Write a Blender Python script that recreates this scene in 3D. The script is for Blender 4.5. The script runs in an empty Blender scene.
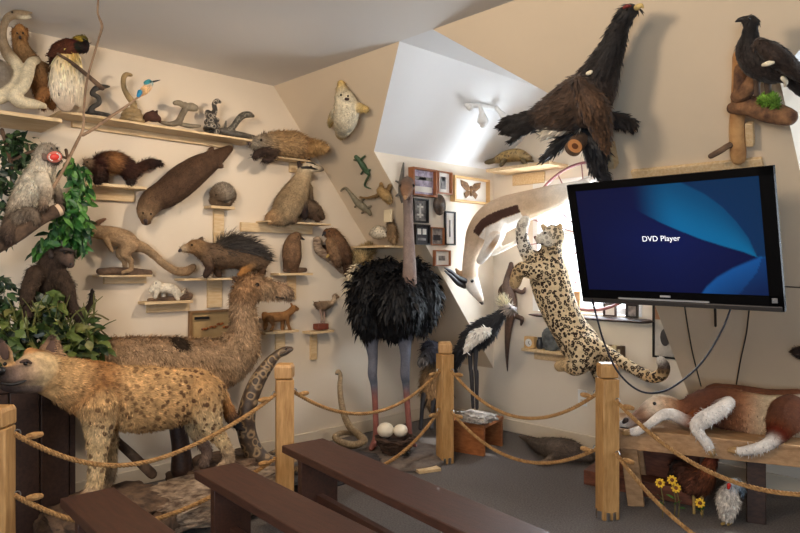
import bpy, bmesh, math, random
import numpy as np
from mathutils import Vector as V, Matrix, Quaternion
R = math.radians
rng = np.random.default_rng(7)
random.seed(7)
COL = bpy.context.scene.collection

# ------------------------------------------------------------------ camera (surveyed from the room's lines)
F = 656.0; YAW = .804
CAM = np.array([4.0467, -0.5948, 1.35])
FW = np.array([-math.sin(YAW), math.cos(YAW), 0]); RT = np.array([math.cos(YAW), math.sin(YAW), 0]); UP = np.array([0, 0, 1.])
Y0, H, WY, HK = 2.038, 2.654, 3.784, .497            # slope top y, ceiling height, window wall y, knee height
XD1, XD2, ZD, XR5 = 1.309, .631, 2.152, 2.252        # dormer
XR1 = XR5 - (XD1 - XD2)
SN = np.array([0, H - HK, WY - Y0]); SN = SN / np.linalg.norm(SN); SC = SN @ np.array([0, Y0, H])
def slope_y(z): return Y0 + (WY - Y0) * (H - z) / (H - HK)

# measured sight lines cut with the real surfaces of the room
def ray(x, y): return (RT * (x - 400) + UP * (266.5 - y)) / F + FW
def PL(x, y, off=0.0):                                # left wall, off = metres out of the wall
    d = ray(x, y); t = (off - CAM[0]) / d[0]; return CAM + t * d, t
def PY(x, y, off=0.0):                                # window wall
    d = ray(x, y); t = (WY - off - CAM[1]) / d[1]; return CAM + t * d, t
def PS(x, y, off=0.0):                                # sloped wall
    d = ray(x, y); t = (SC - off - SN @ CAM) / (SN @ d); return CAM + t * d, t
def PC(x, y, off=0.0):                                # dormer cheek
    d = ray(x, y); t = (XD2 + off - CAM[0]) / d[0]; return CAM + t * d, t
def PZ(x, y, z=0.0):
    d = ray(x, y); t = (z - CAM[2]) / d[2]; return CAM + t * d, t
def PD(x, y, dep):                                    # at a given depth
    return CAM + dep * ray(x, y), dep

# ------------------------------------------------------------------ materials
def srgb(c):
    def f(v):
        v /= 255.
        return v / 12.92 if v <= .04045 else ((v + .055) / 1.055) ** 2.4
    return tuple(f(v) for v in c)
MATS = {}
def new_mat(name):
    m = bpy.data.materials.new(name); m.use_nodes = True
    nt = m.node_tree; b = nt.nodes['Principled BSDF']
    return m, nt, b
def N(nt, t, **kw):
    n = nt.nodes.new(t)
    for k, v in kw.items():
        if k in n.inputs: n.inputs[k].default_value = v
        else: setattr(n, k, v)
    return n
def mat(name, rgb, rough=.6, metal=0, var=.0, scale=20, bump=0, bscale=60, stretch=None, dark=None, spec=.5, coat=0):
    """plain procedural material: base colour broken up by noise, optional bump"""
    if name in MATS: return MATS[name]
    m, nt, b = new_mat(name); c = srgb(rgb)
    b.inputs['Roughness'].default_value = rough; b.inputs['Metallic'].default_value = metal
    b.inputs['Specular IOR Level'].default_value = spec
    if coat: b.inputs['Coat Weight'].default_value = coat
    tc = N(nt, 'ShaderNodeTexCoord'); src = tc.outputs['Object']
    if stretch:
        mp = N(nt, 'ShaderNodeMapping'); mp.inputs['Scale'].default_value = stretch
        nt.links.new(src, mp.inputs[0]); src = mp.outputs[0]
    if var or dark:
        nz = N(nt, 'ShaderNodeTexNoise', Scale=scale, Detail=5.0, Roughness=.6); nt.links.new(src, nz.inputs['Vector'])
        rp = N(nt, 'ShaderNodeValToRGB')
        d = srgb(dark) if dark else tuple(max(0, v * (1 - var)) for v in c)
        rp.color_ramp.elements[0].position = .35; rp.color_ramp.elements[0].color = (*d, 1)
        rp.color_ramp.elements[1].position = .65; rp.color_ramp.elements[1].color = (*c, 1)
        nt.links.new(nz.outputs['Fac'], rp.inputs[0]); nt.links.new(rp.outputs[0], b.inputs['Base Color'])
    else: b.inputs['Base Color'].default_value = (*c, 1)
    if bump:
        n2 = N(nt, 'ShaderNodeTexNoise', Scale=bscale, Detail=6.0); nt.links.new(src, n2.inputs['Vector'])
        bp = N(nt, 'ShaderNodeBump', Strength=bump, Distance=.01); nt.links.new(n2.outputs['Fac'], bp.inputs['Height'])
        nt.links.new(bp.outputs[0], b.inputs['Normal'])
    MATS[name] = m; return m
def coat_mat(name, kind='fur', rough=.85, scale=60, amount=.45, bump=.4, spot=(40, 25, 15), sscale=26, sheen=0.0, spec=.25):
    """colour comes from the per-vertex coat colour; alpha of it says where the species' spots grow"""
    if name in MATS: return MATS[name]
    m, nt, b = new_mat(name); L = nt.links.new
    b.inputs['Roughness'].default_value = rough; b.inputs['Specular IOR Level'].default_value = spec
    if sheen: b.inputs['Sheen Weight'].default_value = sheen
    at = N(nt, 'ShaderNodeAttribute', attribute_name='Col'); tc = N(nt, 'ShaderNodeTexCoord')
    nz = N(nt, 'ShaderNodeTexNoise', Scale=scale, Detail=8.0, Roughness=.75); L(tc.outputs['Object'], nz.inputs['Vector'])
    mr = N(nt, 'ShaderNodeMapRange'); mr.inputs[1].default_value = .3; mr.inputs[2].default_value = .7
    mr.inputs[3].default_value = 1 - amount; mr.inputs[4].default_value = 1 + amount * .5; L(nz.outputs['Fac'], mr.inputs[0])
    mx = N(nt, 'ShaderNodeMix', data_type='RGBA', blend_type='MULTIPLY'); mx.inputs[0].default_value = 1
    L(at.outputs['Color'], mx.inputs[6]); L(mr.outputs[0], mx.inputs[7]); out = mx.outputs[2]
    nb_ = N(nt, 'ShaderNodeTexNoise', Scale=scale * .22, Detail=3.0, Roughness=.6); L(tc.outputs['Object'], nb_.inputs['Vector'])
    m3 = N(nt, 'ShaderNodeMapRange'); m3.inputs[1].default_value = .35; m3.inputs[2].default_value = .65
    m3.inputs[3].default_value = 1 - amount * .7; m3.inputs[4].default_value = 1 + amount * .25; L(nb_.outputs['Fac'], m3.inputs[0])
    m4 = N(nt, 'ShaderNodeMix', data_type='RGBA', blend_type='MULTIPLY'); m4.inputs[0].default_value = 1
    L(out, m4.inputs[6]); L(m3.outputs[0], m4.inputs[7]); out = m4.outputs[2]
    if kind in ('spots', 'rosette', 'snake', 'bars'):
        dn = N(nt, 'ShaderNodeTexNoise', Scale=sscale * .8, Detail=2.0); L(tc.outputs['Object'], dn.inputs['Vector'])
        ma = N(nt, 'ShaderNodeVectorMath', operation='SCALE'); ma.inputs[3].default_value = .55 / sscale
        L(dn.outputs['Color'], ma.inputs[0])
        ad = N(nt, 'ShaderNodeVectorMath', operation='ADD'); L(tc.outputs['Object'], ad.inputs[0]); L(ma.outputs[0], ad.inputs[1])
        vo = N(nt, 'ShaderNodeTexVoronoi', Scale=sscale); L(ad.outputs[0], vo.inputs['Vector'])
        rp = N(nt, 'ShaderNodeValToRGB'); cr_ = rp.color_ramp
        if kind == 'spots':
            cr_.elements[0].position = .28; cr_.elements[0].color = (1, 1, 1, 1); cr_.elements[1].position = .4; cr_.elements[1].color = (0, 0, 0, 1)
        elif kind == 'rosette':
            cr_.elements[0].position = .0; cr_.elements[0].color = (.35, .35, .35, 1)
            for p, v in ((.16, .35), (.24, 1), (.47, 1), (.53, 0)):
                e = cr_.elements.new(p); e.color = (v, v, v, 1)
            cr_.elements[-1].color = (0, 0, 0, 1)
        else:
            cr_.elements[0].position = .0; cr_.elements[0].color = (.8, .8, .8, 1)
            for p, v in ((.3, 1), (.37, .05), (.45, .0), (.53, .8), (.75, 1)):
                e = cr_.elements.new(p); e.color = (v, v, v, 1)
            cr_.elements[-1].color = (.9, .9, .9, 1)
        L(vo.outputs['Distance'], rp.inputs[0])
        fac = N(nt, 'ShaderNodeMath', operation='MULTIPLY'); L(rp.outputs[0], fac.inputs[0]); L(at.outputs['Alpha'], fac.inputs[1])
        m2 = N(nt, 'ShaderNodeMix', data_type='RGBA'); L(fac.outputs[0], m2.inputs[0]); L(out, m2.inputs[6]); m2.inputs[7].default_value = (*srgb(spot), 1)
        out = m2.outputs[2]
    L(out, b.inputs['Base Color'])
    bp = N(nt, 'ShaderNodeBump', Strength=bump, Distance=.006); n3 = N(nt, 'ShaderNodeTexNoise', Scale=scale * 3, Detail=4.0)
    L(tc.outputs['Object'], n3.inputs['Vector']); L(n3.outputs['Fac'], bp.inputs['Height']); L(bp.outputs[0], b.inputs['Normal'])
    MATS[name] = m; return m

WALLM = mat('cream wall paint', (224, 210, 190), .85, var=.03, scale=3, bump=.05, bscale=90)
SLOPEM = mat('beige sloped wall paint', (220, 202, 176), .85, var=.03, scale=3, bump=.05, bscale=90)
CEILM = mat('white ceiling paint', (230, 226, 220), .9, var=.02, scale=2, bump=.04, bscale=80)
DORM = mat('white dormer paint', (232, 232, 232), .55, var=.02, scale=2, bump=.04, bscale=80)
WINW = mat('window wall paint', (228, 217, 200), .85, var=.03, scale=3, bump=.05, bscale=90)
TRIMM = mat('baseboard paint', (216, 202, 180), .6, var=.04, scale=6)
CARPET = mat('grey carpet', (128, 121, 117), .95, dark=(88, 83, 81), scale=110, bump=.8, bscale=400)
PINE = mat('pine board', (220, 196, 156), .6, dark=(202, 170, 126), scale=9, stretch=(9, 1.2, 9), bump=.1, bscale=60)
POSTM = mat('pine post', (194, 152, 98), .5, dark=(162, 120, 70), scale=9, stretch=(7, 7, .9), bump=.1, bscale=60)
BENCHM = mat('dark brown stained wood', (76, 48, 38), .5, dark=(58, 37, 30), scale=8, stretch=(1.0, 10, 10), bump=.12, bscale=40)
ROPEM = mat('manila rope', (190, 148, 94), .9, dark=(140, 100, 58), scale=60, bump=.5, bscale=300)
STEEL = mat('zinc steel', (170, 172, 176), .35, metal=1)
BLACKP = mat('black plastic', (16, 16, 18), .3)
BLACKM = mat('black metal', (22, 21, 22), .45)
BARK = mat('grey brown bark', (116, 92, 72), .9, dark=(66, 50, 40), scale=16, bump=.9, bscale=40)
DRIFT = mat('weathered driftwood', (180, 158, 134), .85, dark=(92, 72, 58), scale=9, stretch=(2, 2, 7), bump=.8, bscale=26)
EYEM = mat('dark glass eye', (18, 12, 9), .08)
WHITEP = mat('white plastic', (232, 232, 230), .4)
WOODM = mat('orange stained wood', (176, 112, 66), .45, dark=(140, 82, 44), scale=8, stretch=(1, 8, 8), bump=.1)
DARKW = mat('dark oak', (66, 44, 34), .5, dark=(44, 28, 22), scale=9, stretch=(1, 8, 8), bump=.15)
LEAFM = mat('green leaf', (58, 104, 44), .45, dark=(28, 62, 26), scale=14)
IVYM = mat('pale green leaf', (118, 132, 62), .5, dark=(50, 74, 34), scale=11)

# ------------------------------------------------------------------ object helpers
def tag(o, label=None, cat=None, group=None, kind=None):
    if label: o['label'] = label
    if cat: o['category'] = cat
    if group: o['group'] = group
    if kind: o['kind'] = kind
    return o
def thing(name, label, cat, loc=(0, 0, 0), group=None):
    o = bpy.data.objects.new(name, None); COL.objects.link(o); o.location = V([float(v) for v in loc]); o.empty_display_size = .05
    return tag(o, label, cat, group)
def origin_of(parent):
    p = V((0, 0, 0))
    while parent: p += V(parent.location); parent = parent.parent
    return p
class MB:
    """collects geometry given in world coordinates"""
    def __init__(s): s.v = []; s.f = []; s.c = []
    def add(s, vs, fs, col=None):
        b = len(s.v); s.v += [tuple(float(q) for q in p) for p in vs]; s.f += [tuple(b + i for i in f) for f in fs]
        if col is not None: s.c += [(*col, 1) if len(col) == 3 else tuple(col)] * len(vs)
        return s
    def box(s, c, d, M=None, col=None):
        vs = []
        for x in (-.5, .5):
            for y in (-.5, .5):
                for z in (-.5, .5):
                    p = V((x * d[0], y * d[1], z * d[2]))
                    if M is not None: p = M @ p
                    vs.append(p + V([float(q) for q in c]))
        return s.add(vs, [(0, 1, 3, 2), (4, 6, 7, 5), (0, 4, 5, 1), (2, 3, 7, 6), (0, 2, 6, 4), (1, 5, 7, 3)], col)
    def tube(s, pts, rad, n=10, flat=None, cap=True, col=None):
        P = np.array([[float(q) for q in p] for p in pts]); k = len(P)
        rr = np.array([rad] * k if np.isscalar(rad) else rad, float)
        vs, fs = tube_geo(P, rr, n, flat, cap); return s.add(vs, fs, col)
    def lathe(s, c, prof, n=24, axis=None, col=None, scale=(1, 1)):
        c = V([float(q) for q in c]); M = V((0, 0, 1)).rotation_difference(V(axis)).to_matrix() if axis is not None else Matrix.Identity(3)
        vs = []; k = len(prof)
        for r, z in prof:
            for i in range(n):
                a = 2 * math.pi * i / n; vs.append(c + M @ V((r * math.cos(a) * scale[0], r * math.sin(a) * scale[1], z)))
        fs = [(j * n + i, j * n + (i + 1) % n, (j + 1) * n + (i + 1) % n, (j + 1) * n + i) for j in range(k - 1) for i in range(n)]
        if prof[0][0] > 1e-6: fs.append(tuple(range(n))[::-1])
        if prof[-1][0] > 1e-6: fs.append(tuple(range((k - 1) * n, k * n)))
        return s.add(vs, fs, col)
    def ball(s, c, r, sc=(1, 1, 1), M=None, n=14, col=None):
        vs = []; c = V([float(q) for q in c]); m = n // 2 + 1
        for j in range(m + 1):
            th = math.pi * j / m
            for i in range(n):
                a = 2 * math.pi * i / n
                p = V((math.sin(th) * math.cos(a) * sc[0], math.sin(th) * math.sin(a) * sc[1], math.cos(th) * sc[2])) * r
                vs.append(c + (M @ p if M is not None else p))
        return s.add(vs, [(j * n + i, j * n + (i + 1) % n, (j + 1) * n + (i + 1) % n, (j + 1) * n + i) for j in range(m) for i in range(n)], col)
    def build(s, name, m, parent=None, smooth=True, bevel=0, label=None, subd=0):
        me = bpy.data.meshes.new(name); off = origin_of(parent)
        me.from_pydata([V(p) - off for p in s.v], [], s.f)
        if s.c:
            a = me.color_attributes.new('Col', 'FLOAT_COLOR', 'POINT'); a.data.foreach_set('color', np.array(s.c, dtype=np.float32).ravel())
        bm = bmesh.new(); bm.from_mesh(me); bmesh.ops.remove_doubles(bm, verts=bm.verts, dist=1e-5)
        bmesh.ops.recalc_face_normals(bm, faces=bm.faces); bm.to_mesh(me); bm.free()
        me.materials.append(m)
        if smooth:
            me.polygons.foreach_set('use_smooth', [True] * len(me.polygons))
            try: me.set_sharp_from_angle(angle=R(40))
            except Exception: pass
        o = bpy.data.objects.new(name, me); COL.objects.link(o); o.parent = parent
        if bevel:
            b = o.modifiers.new('bevel', 'BEVEL'); b.width = bevel; b.segments = 2; b.limit_method = 'ANGLE'
        if subd:
            b = o.modifiers.new('sub', 'SUBSURF'); b.levels = subd; b.render_levels = subd
        if label: o['label'] = label
        return o
def tube_geo(P, rr, n=10, flat=None, cap=True):
    k = len(P); T = np.gradient(P, axis=0); T /= np.linalg.norm(T, axis=1)[:, None] + 1e-12
    up = np.array([0, 0, 1.]) if abs(T[0][2]) < .9 else np.array([1., 0, 0])
    A = np.cross(T[0], up); A /= np.linalg.norm(A); vs = []
    Pn = [np.array(P[0])]
    rings = []
    for i in range(k):
        A = A - T[i] * (A @ T[i]); A /= np.linalg.norm(A) + 1e-12; B = np.cross(T[i], A)
        rings.append((P[i], A.copy(), B, T[i], rr[i]))
    if cap:
        def capr(c, A, B, T, r, sg):
            return [(c + sg * T * r * math.sin(a), A, B, T, r * math.cos(a)) for a in (R(35), R(62), R(82))]
        rings = capr(*rings[0], -1)[::-1] + rings + capr(*rings[-1], 1)
    for c, A_, B_, T_, r in rings:
        for j in range(n):
            a = 2 * math.pi * j / n; o = (A_ * math.cos(a) + B_ * math.sin(a)) * r
            if flat is not None:
                fv, fs_ = flat; o = o - fv * (o @ fv) * (1 - fs_)
            vs.append(c + o)
    m = len(rings)
    fs = [(i * n + j, i * n + (j + 1) % n, (i + 1) * n + (j + 1) % n, (i + 1) * n + j) for i in range(m - 1) for j in range(n)]
    fs.append(tuple(range(n))[::-1]); fs.append(tuple(range((m - 1) * n, m * n)))
    return vs, fs
def cr(pts, sub=6):
    """Catmull-Rom through rows of numbers"""
    P = np.array(pts, float)
    if len(P) < 3:
        t = np.linspace(0, 1, sub * (len(P) - 1) + 1)[:, None]; return P[0] * (1 - t) + P[-1] * t
    E = np.vstack([2 * P[0] - P[1], P, 2 * P[-1] - P[-2]]); out = []
    for i in range(len(P) - 1):
        a, b, c, d = E[i:i + 4]
        for t in np.linspace(0, 1, sub, endpoint=False):
            out.append(.5 * (2 * b + (c - a) * t + (2 * a - 5 * b + 4 * c - d) * t * t + (3 * b - a - 3 * c + d) * t ** 3))
    out.append(P[-1]); return np.array(out)

def chain(fn, pts, col=(120, 100, 80), flat=None, spot=0.0, n=14, sub=6):
    """pts rows: x, y, offset, radius(px) [, (r,g,b)[, spot]] measured on surface fn -> metres"""
    rows = []; c = col; s = spot
    for p in pts:
        w, t = fn(p[0], p[1], p[2]); r = p[3] * t / F
        if len(p) > 4: c = p[4]
        if len(p) > 5: s = p[5]
        rows.append([*w, r, *srgb(c), s])
    a = cr(rows, sub); a[:, 3] = np.maximum(a[:, 3], .0015); a[:, 4:] = np.clip(a[:, 4:], 0, 1)
    return (a, flat, n)
def chain3(pts, col=(120, 100, 80), flat=None, spot=0.0, n=14, sub=6):
    """pts rows in metres: x, y, z, r [, colour[, spot]]"""
    rows = []; c = col; s = spot
    for p in pts:
        if len(p) > 4: c = p[4]
        if len(p) > 5: s = p[5]
        rows.append([*p[:4], *srgb(c), s])
    a = cr(rows, sub); a[:, 3] = np.maximum(a[:, 3], .0015); a[:, 4:] = np.clip(a[:, 4:], 0, 1)
    return (a, flat, n)

def nearest_cols(Vt, S):
    out = np.zeros((len(Vt), 4))
    for i in range(0, len(Vt), 4000):
        q = Vt[i:i + 4000]
        d = np.linalg.norm(q[:, None, :] - S[None, :, :3], axis=2) - S[None, :, 3] * .9
        j = np.argpartition(d, min(3, len(S) - 1), axis=1)[:, :4]; dd = np.take_along_axis(d, j, 1)
        w = np.exp(-(dd - dd.min(1, keepdims=True)) / .006); w /= w.sum(1, keepdims=True)
        out[i:i + 4000] = (S[j][:, :, 4:8] * w[:, :, None]).sum(1)
    return out
def strands(Vt, Fc, C, nr, n, L, w, comb, lift=.35, jit=.3, droop=.0, keep=None):
    """n tapering two-segment hairs or feathers rooted on the triangles Fc; comb = function(points)->directions"""
    a, b, c = Vt[Fc[:, 0]], Vt[Fc[:, 1]], Vt[Fc[:, 2]]
    cr_ = np.cross(b - a, c - a); ar = np.linalg.norm(cr_, axis=1); fn = cr_ / (ar[:, None] + 1e-15)
    ti = rng.choice(len(Fc), n, p=ar / ar.sum()); u = rng.random((n, 2)); fl = u.sum(1) > 1; u[fl] = 1 - u[fl]
    p = a[ti] + (b - a)[ti] * u[:, :1] + (c - a)[ti] * u[:, 1:]; nn = fn[ti]; col = C[Fc[ti, 0]]
    if keep is not None:
        k = keep(p, nn); p, nn, col = p[k], nn[k], col[k]; n = len(p)
    cd = comb(p); cd = cd / (np.linalg.norm(cd, axis=1)[:, None] + 1e-9)
    cd = cd - nn * (cd * nn).sum(1)[:, None]
    cd = cd / (np.linalg.norm(cd, axis=1)[:, None] + 1e-9)
    d = cd + nn * lift + rng.normal(0, jit, (n, 3)); d /= np.linalg.norm(d, axis=1)[:, None]
    LL = (L * (.6 + .8 * rng.random(n)))[:, None]
    side = np.cross(d, nn); side /= np.linalg.norm(side, axis=1)[:, None] + 1e-9; ww = (w * (.6 + .8 * rng.random(n)))[:, None]
    r0 = p - nn * .002; mid = p + d * LL * .55; d2 = d + np.array([0, 0, -1.]) * droop + cd * .3; d2 /= np.linalg.norm(d2, axis=1)[:, None]
    tip = mid + d2 * LL * .45
    vs = np.stack([r0 - side * ww * .5, r0 + side * ww * .5, mid - side * ww * .45, mid + side * ww * .45, tip], 1).reshape(-1, 3)
    k = np.arange(n)[:, None] * 5
    f4 = k + np.array([[0, 1, 3, 2]]); f3 = k + np.array([[2, 3, 4]])
    cj = col.copy(); cj[:, :3] = np.clip(cj[:, :3] * (1 + rng.normal(0, .27, (n, 1))), 0, 1)
    return vs, f4, f3, np.repeat(cj, 5, 0)
def body(name, chains, m, parent=None, vox=.008, smooth=3, fur=None, paint=None, label=None):
    """one continuous skin grown over the chains, then coloured along them; fur = list of strand settings"""
    vs, fs = [], []
    for a, flat, n in chains:
        v, f = tube_geo(a[:, :3], a[:, 3], n, flat); b = len(vs); vs += [tuple(p) for p in v]; fs += [tuple(b + i for i in q) for q in f]
    off = np.array(origin_of(parent))
    me = bpy.data.meshes.new('tmp'); me.from_pydata(vs, [], fs)
    bm = bmesh.new(); bm.from_mesh(me); bmesh.ops.recalc_face_normals(bm, faces=bm.faces); bm.to_mesh(me); bm.free()
    o = bpy.data.objects.new('tmp', me); COL.objects.link(o)
    md = o.modifiers.new('r', 'REMESH'); md.mode = 'VOXEL'; md.voxel_size = vox
    if smooth:
        ms = o.modifiers.new('s', 'SMOOTH'); ms.factor = .5; ms.iterations = smooth
    dg = bpy.context.evaluated_depsgraph_get(); ev = bpy.data.meshes.new_from_object(o.evaluated_get(dg))
    bpy.data.objects.remove(o); bpy.data.meshes.remove(me)
    nv = len(ev.vertices); co = np.zeros(nv * 3); ev.vertices.foreach_get('co', co); co = co.reshape(-1, 3)
    quads = [tuple(p.vertices) for p in ev.polygons]; bpy.data.meshes.remove(ev)
    S = np.vstack([a for a, _, _ in chains]); C = nearest_cols(co, S)
    if paint is not None: C = paint(co, C)
    q = np.array([x if len(x) == 4 else (*x, x[-1]) for x in quads]); Fc = np.vstack([q[:, [0, 1, 2]], q[:, [0, 2, 3]]])
    V_, C_, faces = [co], [C], list(quads); base = nv
    for fu in (fur or []):
        v, f4, f3, cc = strands(co, Fc, C, None, **fu)
        V_.append(v); C_.append(cc); faces += [tuple(x) for x in (f4 + base)] + [tuple(x) for x in (f3 + base)]; base += len(v)
    VV = np.vstack(V_) - off; CC = np.vstack(C_)
    me = bpy.data.meshes.new(name); me.from_pydata(VV.tolist(), [], faces)
    at = me.color_attributes.new('Col', 'FLOAT_COLOR', 'POINT'); at.data.foreach_set('color', CC.astype(np.float32).ravel())
    me.polygons.foreach_set('use_smooth', [True] * len(me.polygons)); me.materials.append(m)
    ob = bpy.data.objects.new(name, me); COL.objects.link(ob); ob.parent = parent
    if label: ob['label'] = label
    return ob
def fdir(*v):
    d = np.array(v, float); return lambda p: np.repeat(d[None], len(p), 0)
def along(*chs):
    """comb directions that follow the chains from first to last point"""
    A = np.vstack([a[:, :3] for a, _, _ in chs]); T = np.vstack([np.gradient(a[:, :3], axis=0) for a, _, _ in chs])
    def g(p):
        out = np.zeros_like(p)
        for i in range(0, len(p), 4000):
            j = np.argmin(((p[i:i + 4000, None] - A[None]) ** 2).sum(2), 1); out[i:i + 4000] = T[j]
        return out
    return g
def parts(fn, spec, name, m, parent, n=10):
    """small solid parts: one mesh object per spec row list"""
    for pts in spec:
        a, fl, _ = chain(fn, pts); MB().tube(a[:, :3], a[:, 3], n).build(name, m, parent)
def eye(fn, x, y, off, r, parent, m=None, name='eye'):
    p, t = fn(x, y, off); MB().ball(p, r * t / F, n=10).build(name, m or EYEM, parent)
def pix_tube(mb, fn, pts, n=10, sub=6, flat=None, col=None):
    a, _, _ = chain(fn, pts, sub=sub); return mb.tube(a[:, :3], a[:, 3], n, flat, col=col)

EXPO = 0.25
def LAMPS():
    light('track_spot_light', 'SPOT', (1.75, 1.65, 2.45), 56, WARM, target=(0, 1.15, .9), size=.05, spot_size=R(124), spot_blend=.8)
    light('ceiling_lamp_light', 'AREA', (2.3, -.5, 2.4), 32, WARM, target=(2.6, 2.4, 1.9), size=.35)
    light('rear_warm_fill', 'AREA', (3.8, -1.8, 2.6), 42, WARM, target=(1.8, 1.8, .9), size=.8)  # unseen warm fill added near the ceiling behind the camera
    light('rear_cool_fill', 'AREA', (5.2, -2.6, 1.3), 62, (.66, .82, 1), target=(.6, 2.8, .4), size=1.0, sy=1.0)  # cool fill added in the rear corner; the rear wall has no window
    light('window_daylight', 'AREA', ((WX0 + WX1) / 2, WY + .3, 1.5), 62, DAY, target=((WX0 + WX1) / 2 - .3, 1.2, 1.25), size=.9, sy=1.05)
    light('second_window_daylight', 'AREA', ((WX0 + WX1) / 2 + DX, WY + .3, 1.6), 60, DAY, target=((WX0 + WX1) / 2 + DX - .2, 1.2, 1.2), size=.9, sy=1.05)
    light('outdoor_bounce_fill', 'AREA', ((WX0 + WX1) / 2 + .3, WY + .45, .75), 44, DAY, target=((WX0 + WX1) / 2 - .35, 2.7, 2.45), size=.8, sy=.5)  # area light added outside, aimed up at the dormer ceiling as bounced daylight
    light('sun', 'SUN', (1.5, 6, 6), 3.0, (1, .95, .88), target=(1.5 - .60 * 4, 6 - .62 * 4, 6 - 1.2 * 4), angle=.01)

# ------------------------------------------------------------------ the room
def poly(name, pts_list, m, label=None):
    mb = MB()
    for pts in pts_list: mb.add(pts, [tuple(range(len(pts)))])
    o = mb.build(name, m, smooth=False); o['kind'] = 'structure'; return o
XR, YB = 6.9, -3.3
DX = 2.54                                              # second dormer further right
def sp(x, z): return (x, slope_y(z), z)
MB().box(((XR) / 2, (WY + YB) / 2, -.05), (XR + .2, WY - YB + .4, .1)).build('floor', CARPET, smooth=False)['kind'] = 'structure'
poly('wall_left', [[(0, YB, 0), (0, WY, 0), (0, WY, HK), (0, Y0, H), (0, YB, H)]], WALLM)
poly('wall_right', [[(XR, YB, 0), (XR, WY, 0), (XR, WY, HK), (XR, Y0, H), (XR, YB, H)]], WALLM)
poly('wall_rear', [[(0, YB, 0), (XR, YB, 0), (XR, YB, H), (0, YB, H)]], WALLM)
strip = [[(0, YB, H), (XR, YB, H), (XR, Y0, H), (0, Y0, H)]]
poly('ceiling', strip, CEILM)
poly('wall_slope', [[sp(0, HK), sp(XD2, HK), sp(XD2, ZD), sp(XD1, H), sp(0, H)],
    [sp(XR5, HK), sp(XD2 + DX, HK), sp(XD2 + DX, ZD), sp(XD1 + DX, H), sp(XR1, H), sp(XR5, ZD)],
    [sp(XR5 + DX, HK), sp(XR, HK), sp(XR, H), sp(XR1 + DX, H), sp(XR5 + DX, ZD)]], SLOPEM)
for k, nm in ((0, 'dormer'), (DX, 'second_dormer')):
    poly('ceiling_' + nm, [[(XD1 + k, Y0, H), (XR1 + k, Y0, H), (XR1 + k, WY, H), (XD1 + k, WY, H)],
        [(XD1 + k, Y0, H), (XD1 + k, WY, H), (XD2 + k, WY, ZD), sp(XD2 + k, ZD)],
        [(XR1 + k, Y0, H), (XR1 + k, WY, H), (XR5 + k, WY, ZD), sp(XR5 + k, ZD)]], DORM)
    poly('wall_' + nm, [[sp(XD2 + k, ZD), (XD2 + k, WY, ZD), (XD2 + k, WY, HK)], [sp(XR5 + k, ZD), (XR5 + k, WY, ZD), (XR5 + k, WY, HK)]], WINW)
WX0, WX1, WZ0, WZ1 = 1.03, 1.93, 1.0, 2.02              # window opening
fr = []
for k in (0, DX):
    a, b, c, d = XD2 + k, WX0 + k, WX1 + k, XR5 + k
    fr += [[(a, WY, HK), (b, WY, HK), (b, WY, ZD), (a, WY, ZD)], [(c, WY, HK), (d, WY, HK), (d, WY, ZD), (c, WY, ZD)],
           [(b, WY, HK), (c, WY, HK), (c, WY, WZ0), (b, WY, WZ0)], [(b, WY, WZ1), (c, WY, WZ1), (c, WY, ZD), (b, WY, ZD)],
           [(a, WY, ZD), (d, WY, ZD), (XR1 + k, WY, H), (XD1 + k, WY, H)]]
fr.append([(0, WY, 0), (XR, WY, 0), (XR, WY, HK), (0, WY, HK)])
poly('wall_back', fr, WINW)
GLASS, nt_, b_ = new_mat('window glass')                # thin clear pane: mostly see-through, a little glossy
tr_ = N(nt_, 'ShaderNodeBsdfTransparent'); gl_ = N(nt_, 'ShaderNodeBsdfGlossy'); gl_.inputs['Roughness'].default_value = .02
mx_ = N(nt_, 'ShaderNodeMixShader'); mx_.inputs[0].default_value = .05
nt_.links.new(tr_.outputs[0], mx_.inputs[1]); nt_.links.new(gl_.outputs[0], mx_.inputs[2])
nt_.links.new(mx_.outputs[0], nt_.nodes['Material Output'].inputs[0])
for i, k in enumerate((0, DX)):
    w = thing('window_%d' % (i + 1), None, None, ((WX0 + WX1) / 2 + k, WY, WZ0)); w['kind'] = 'structure'
    mb = MB(); cx = (WX0 + WX1) / 2 + k; cz = (WZ0 + WZ1) / 2; ww = WX1 - WX0; hh = WZ1 - WZ0
    for x in (WX0 + k + .025, WX1 + k - .025): mb.box((x, WY + .04, cz), (.05, .1, hh))
    for z in (WZ0 + .03, WZ1 - .03, WZ1 - .12): mb.box((cx, WY + .04, z), (ww - .1, .098, .05 if z < WZ1 - .1 else .06))
    mb.box((cx, WY + .045, cz + .1), (ww - .1, .05, .04))
    mb.build('window_frame', WHITEP, w, smooth=False)
    MB().box((cx, WY + .05, cz), (ww - .08, .004, hh - .08)).build('pane', GLASS, w, smooth=False)
# baseboards
for nm, c, d in (('baseboard_back', (XR / 2, WY - .008, .05), (XR, .016, .1)), ('baseboard_left', (.008, (WY + YB) / 2, .05), (.016, WY - YB - .05, .1))):
    MB().box(c, d).build(nm, TRIMM, bevel=.004)['kind'] = 'structure'

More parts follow.
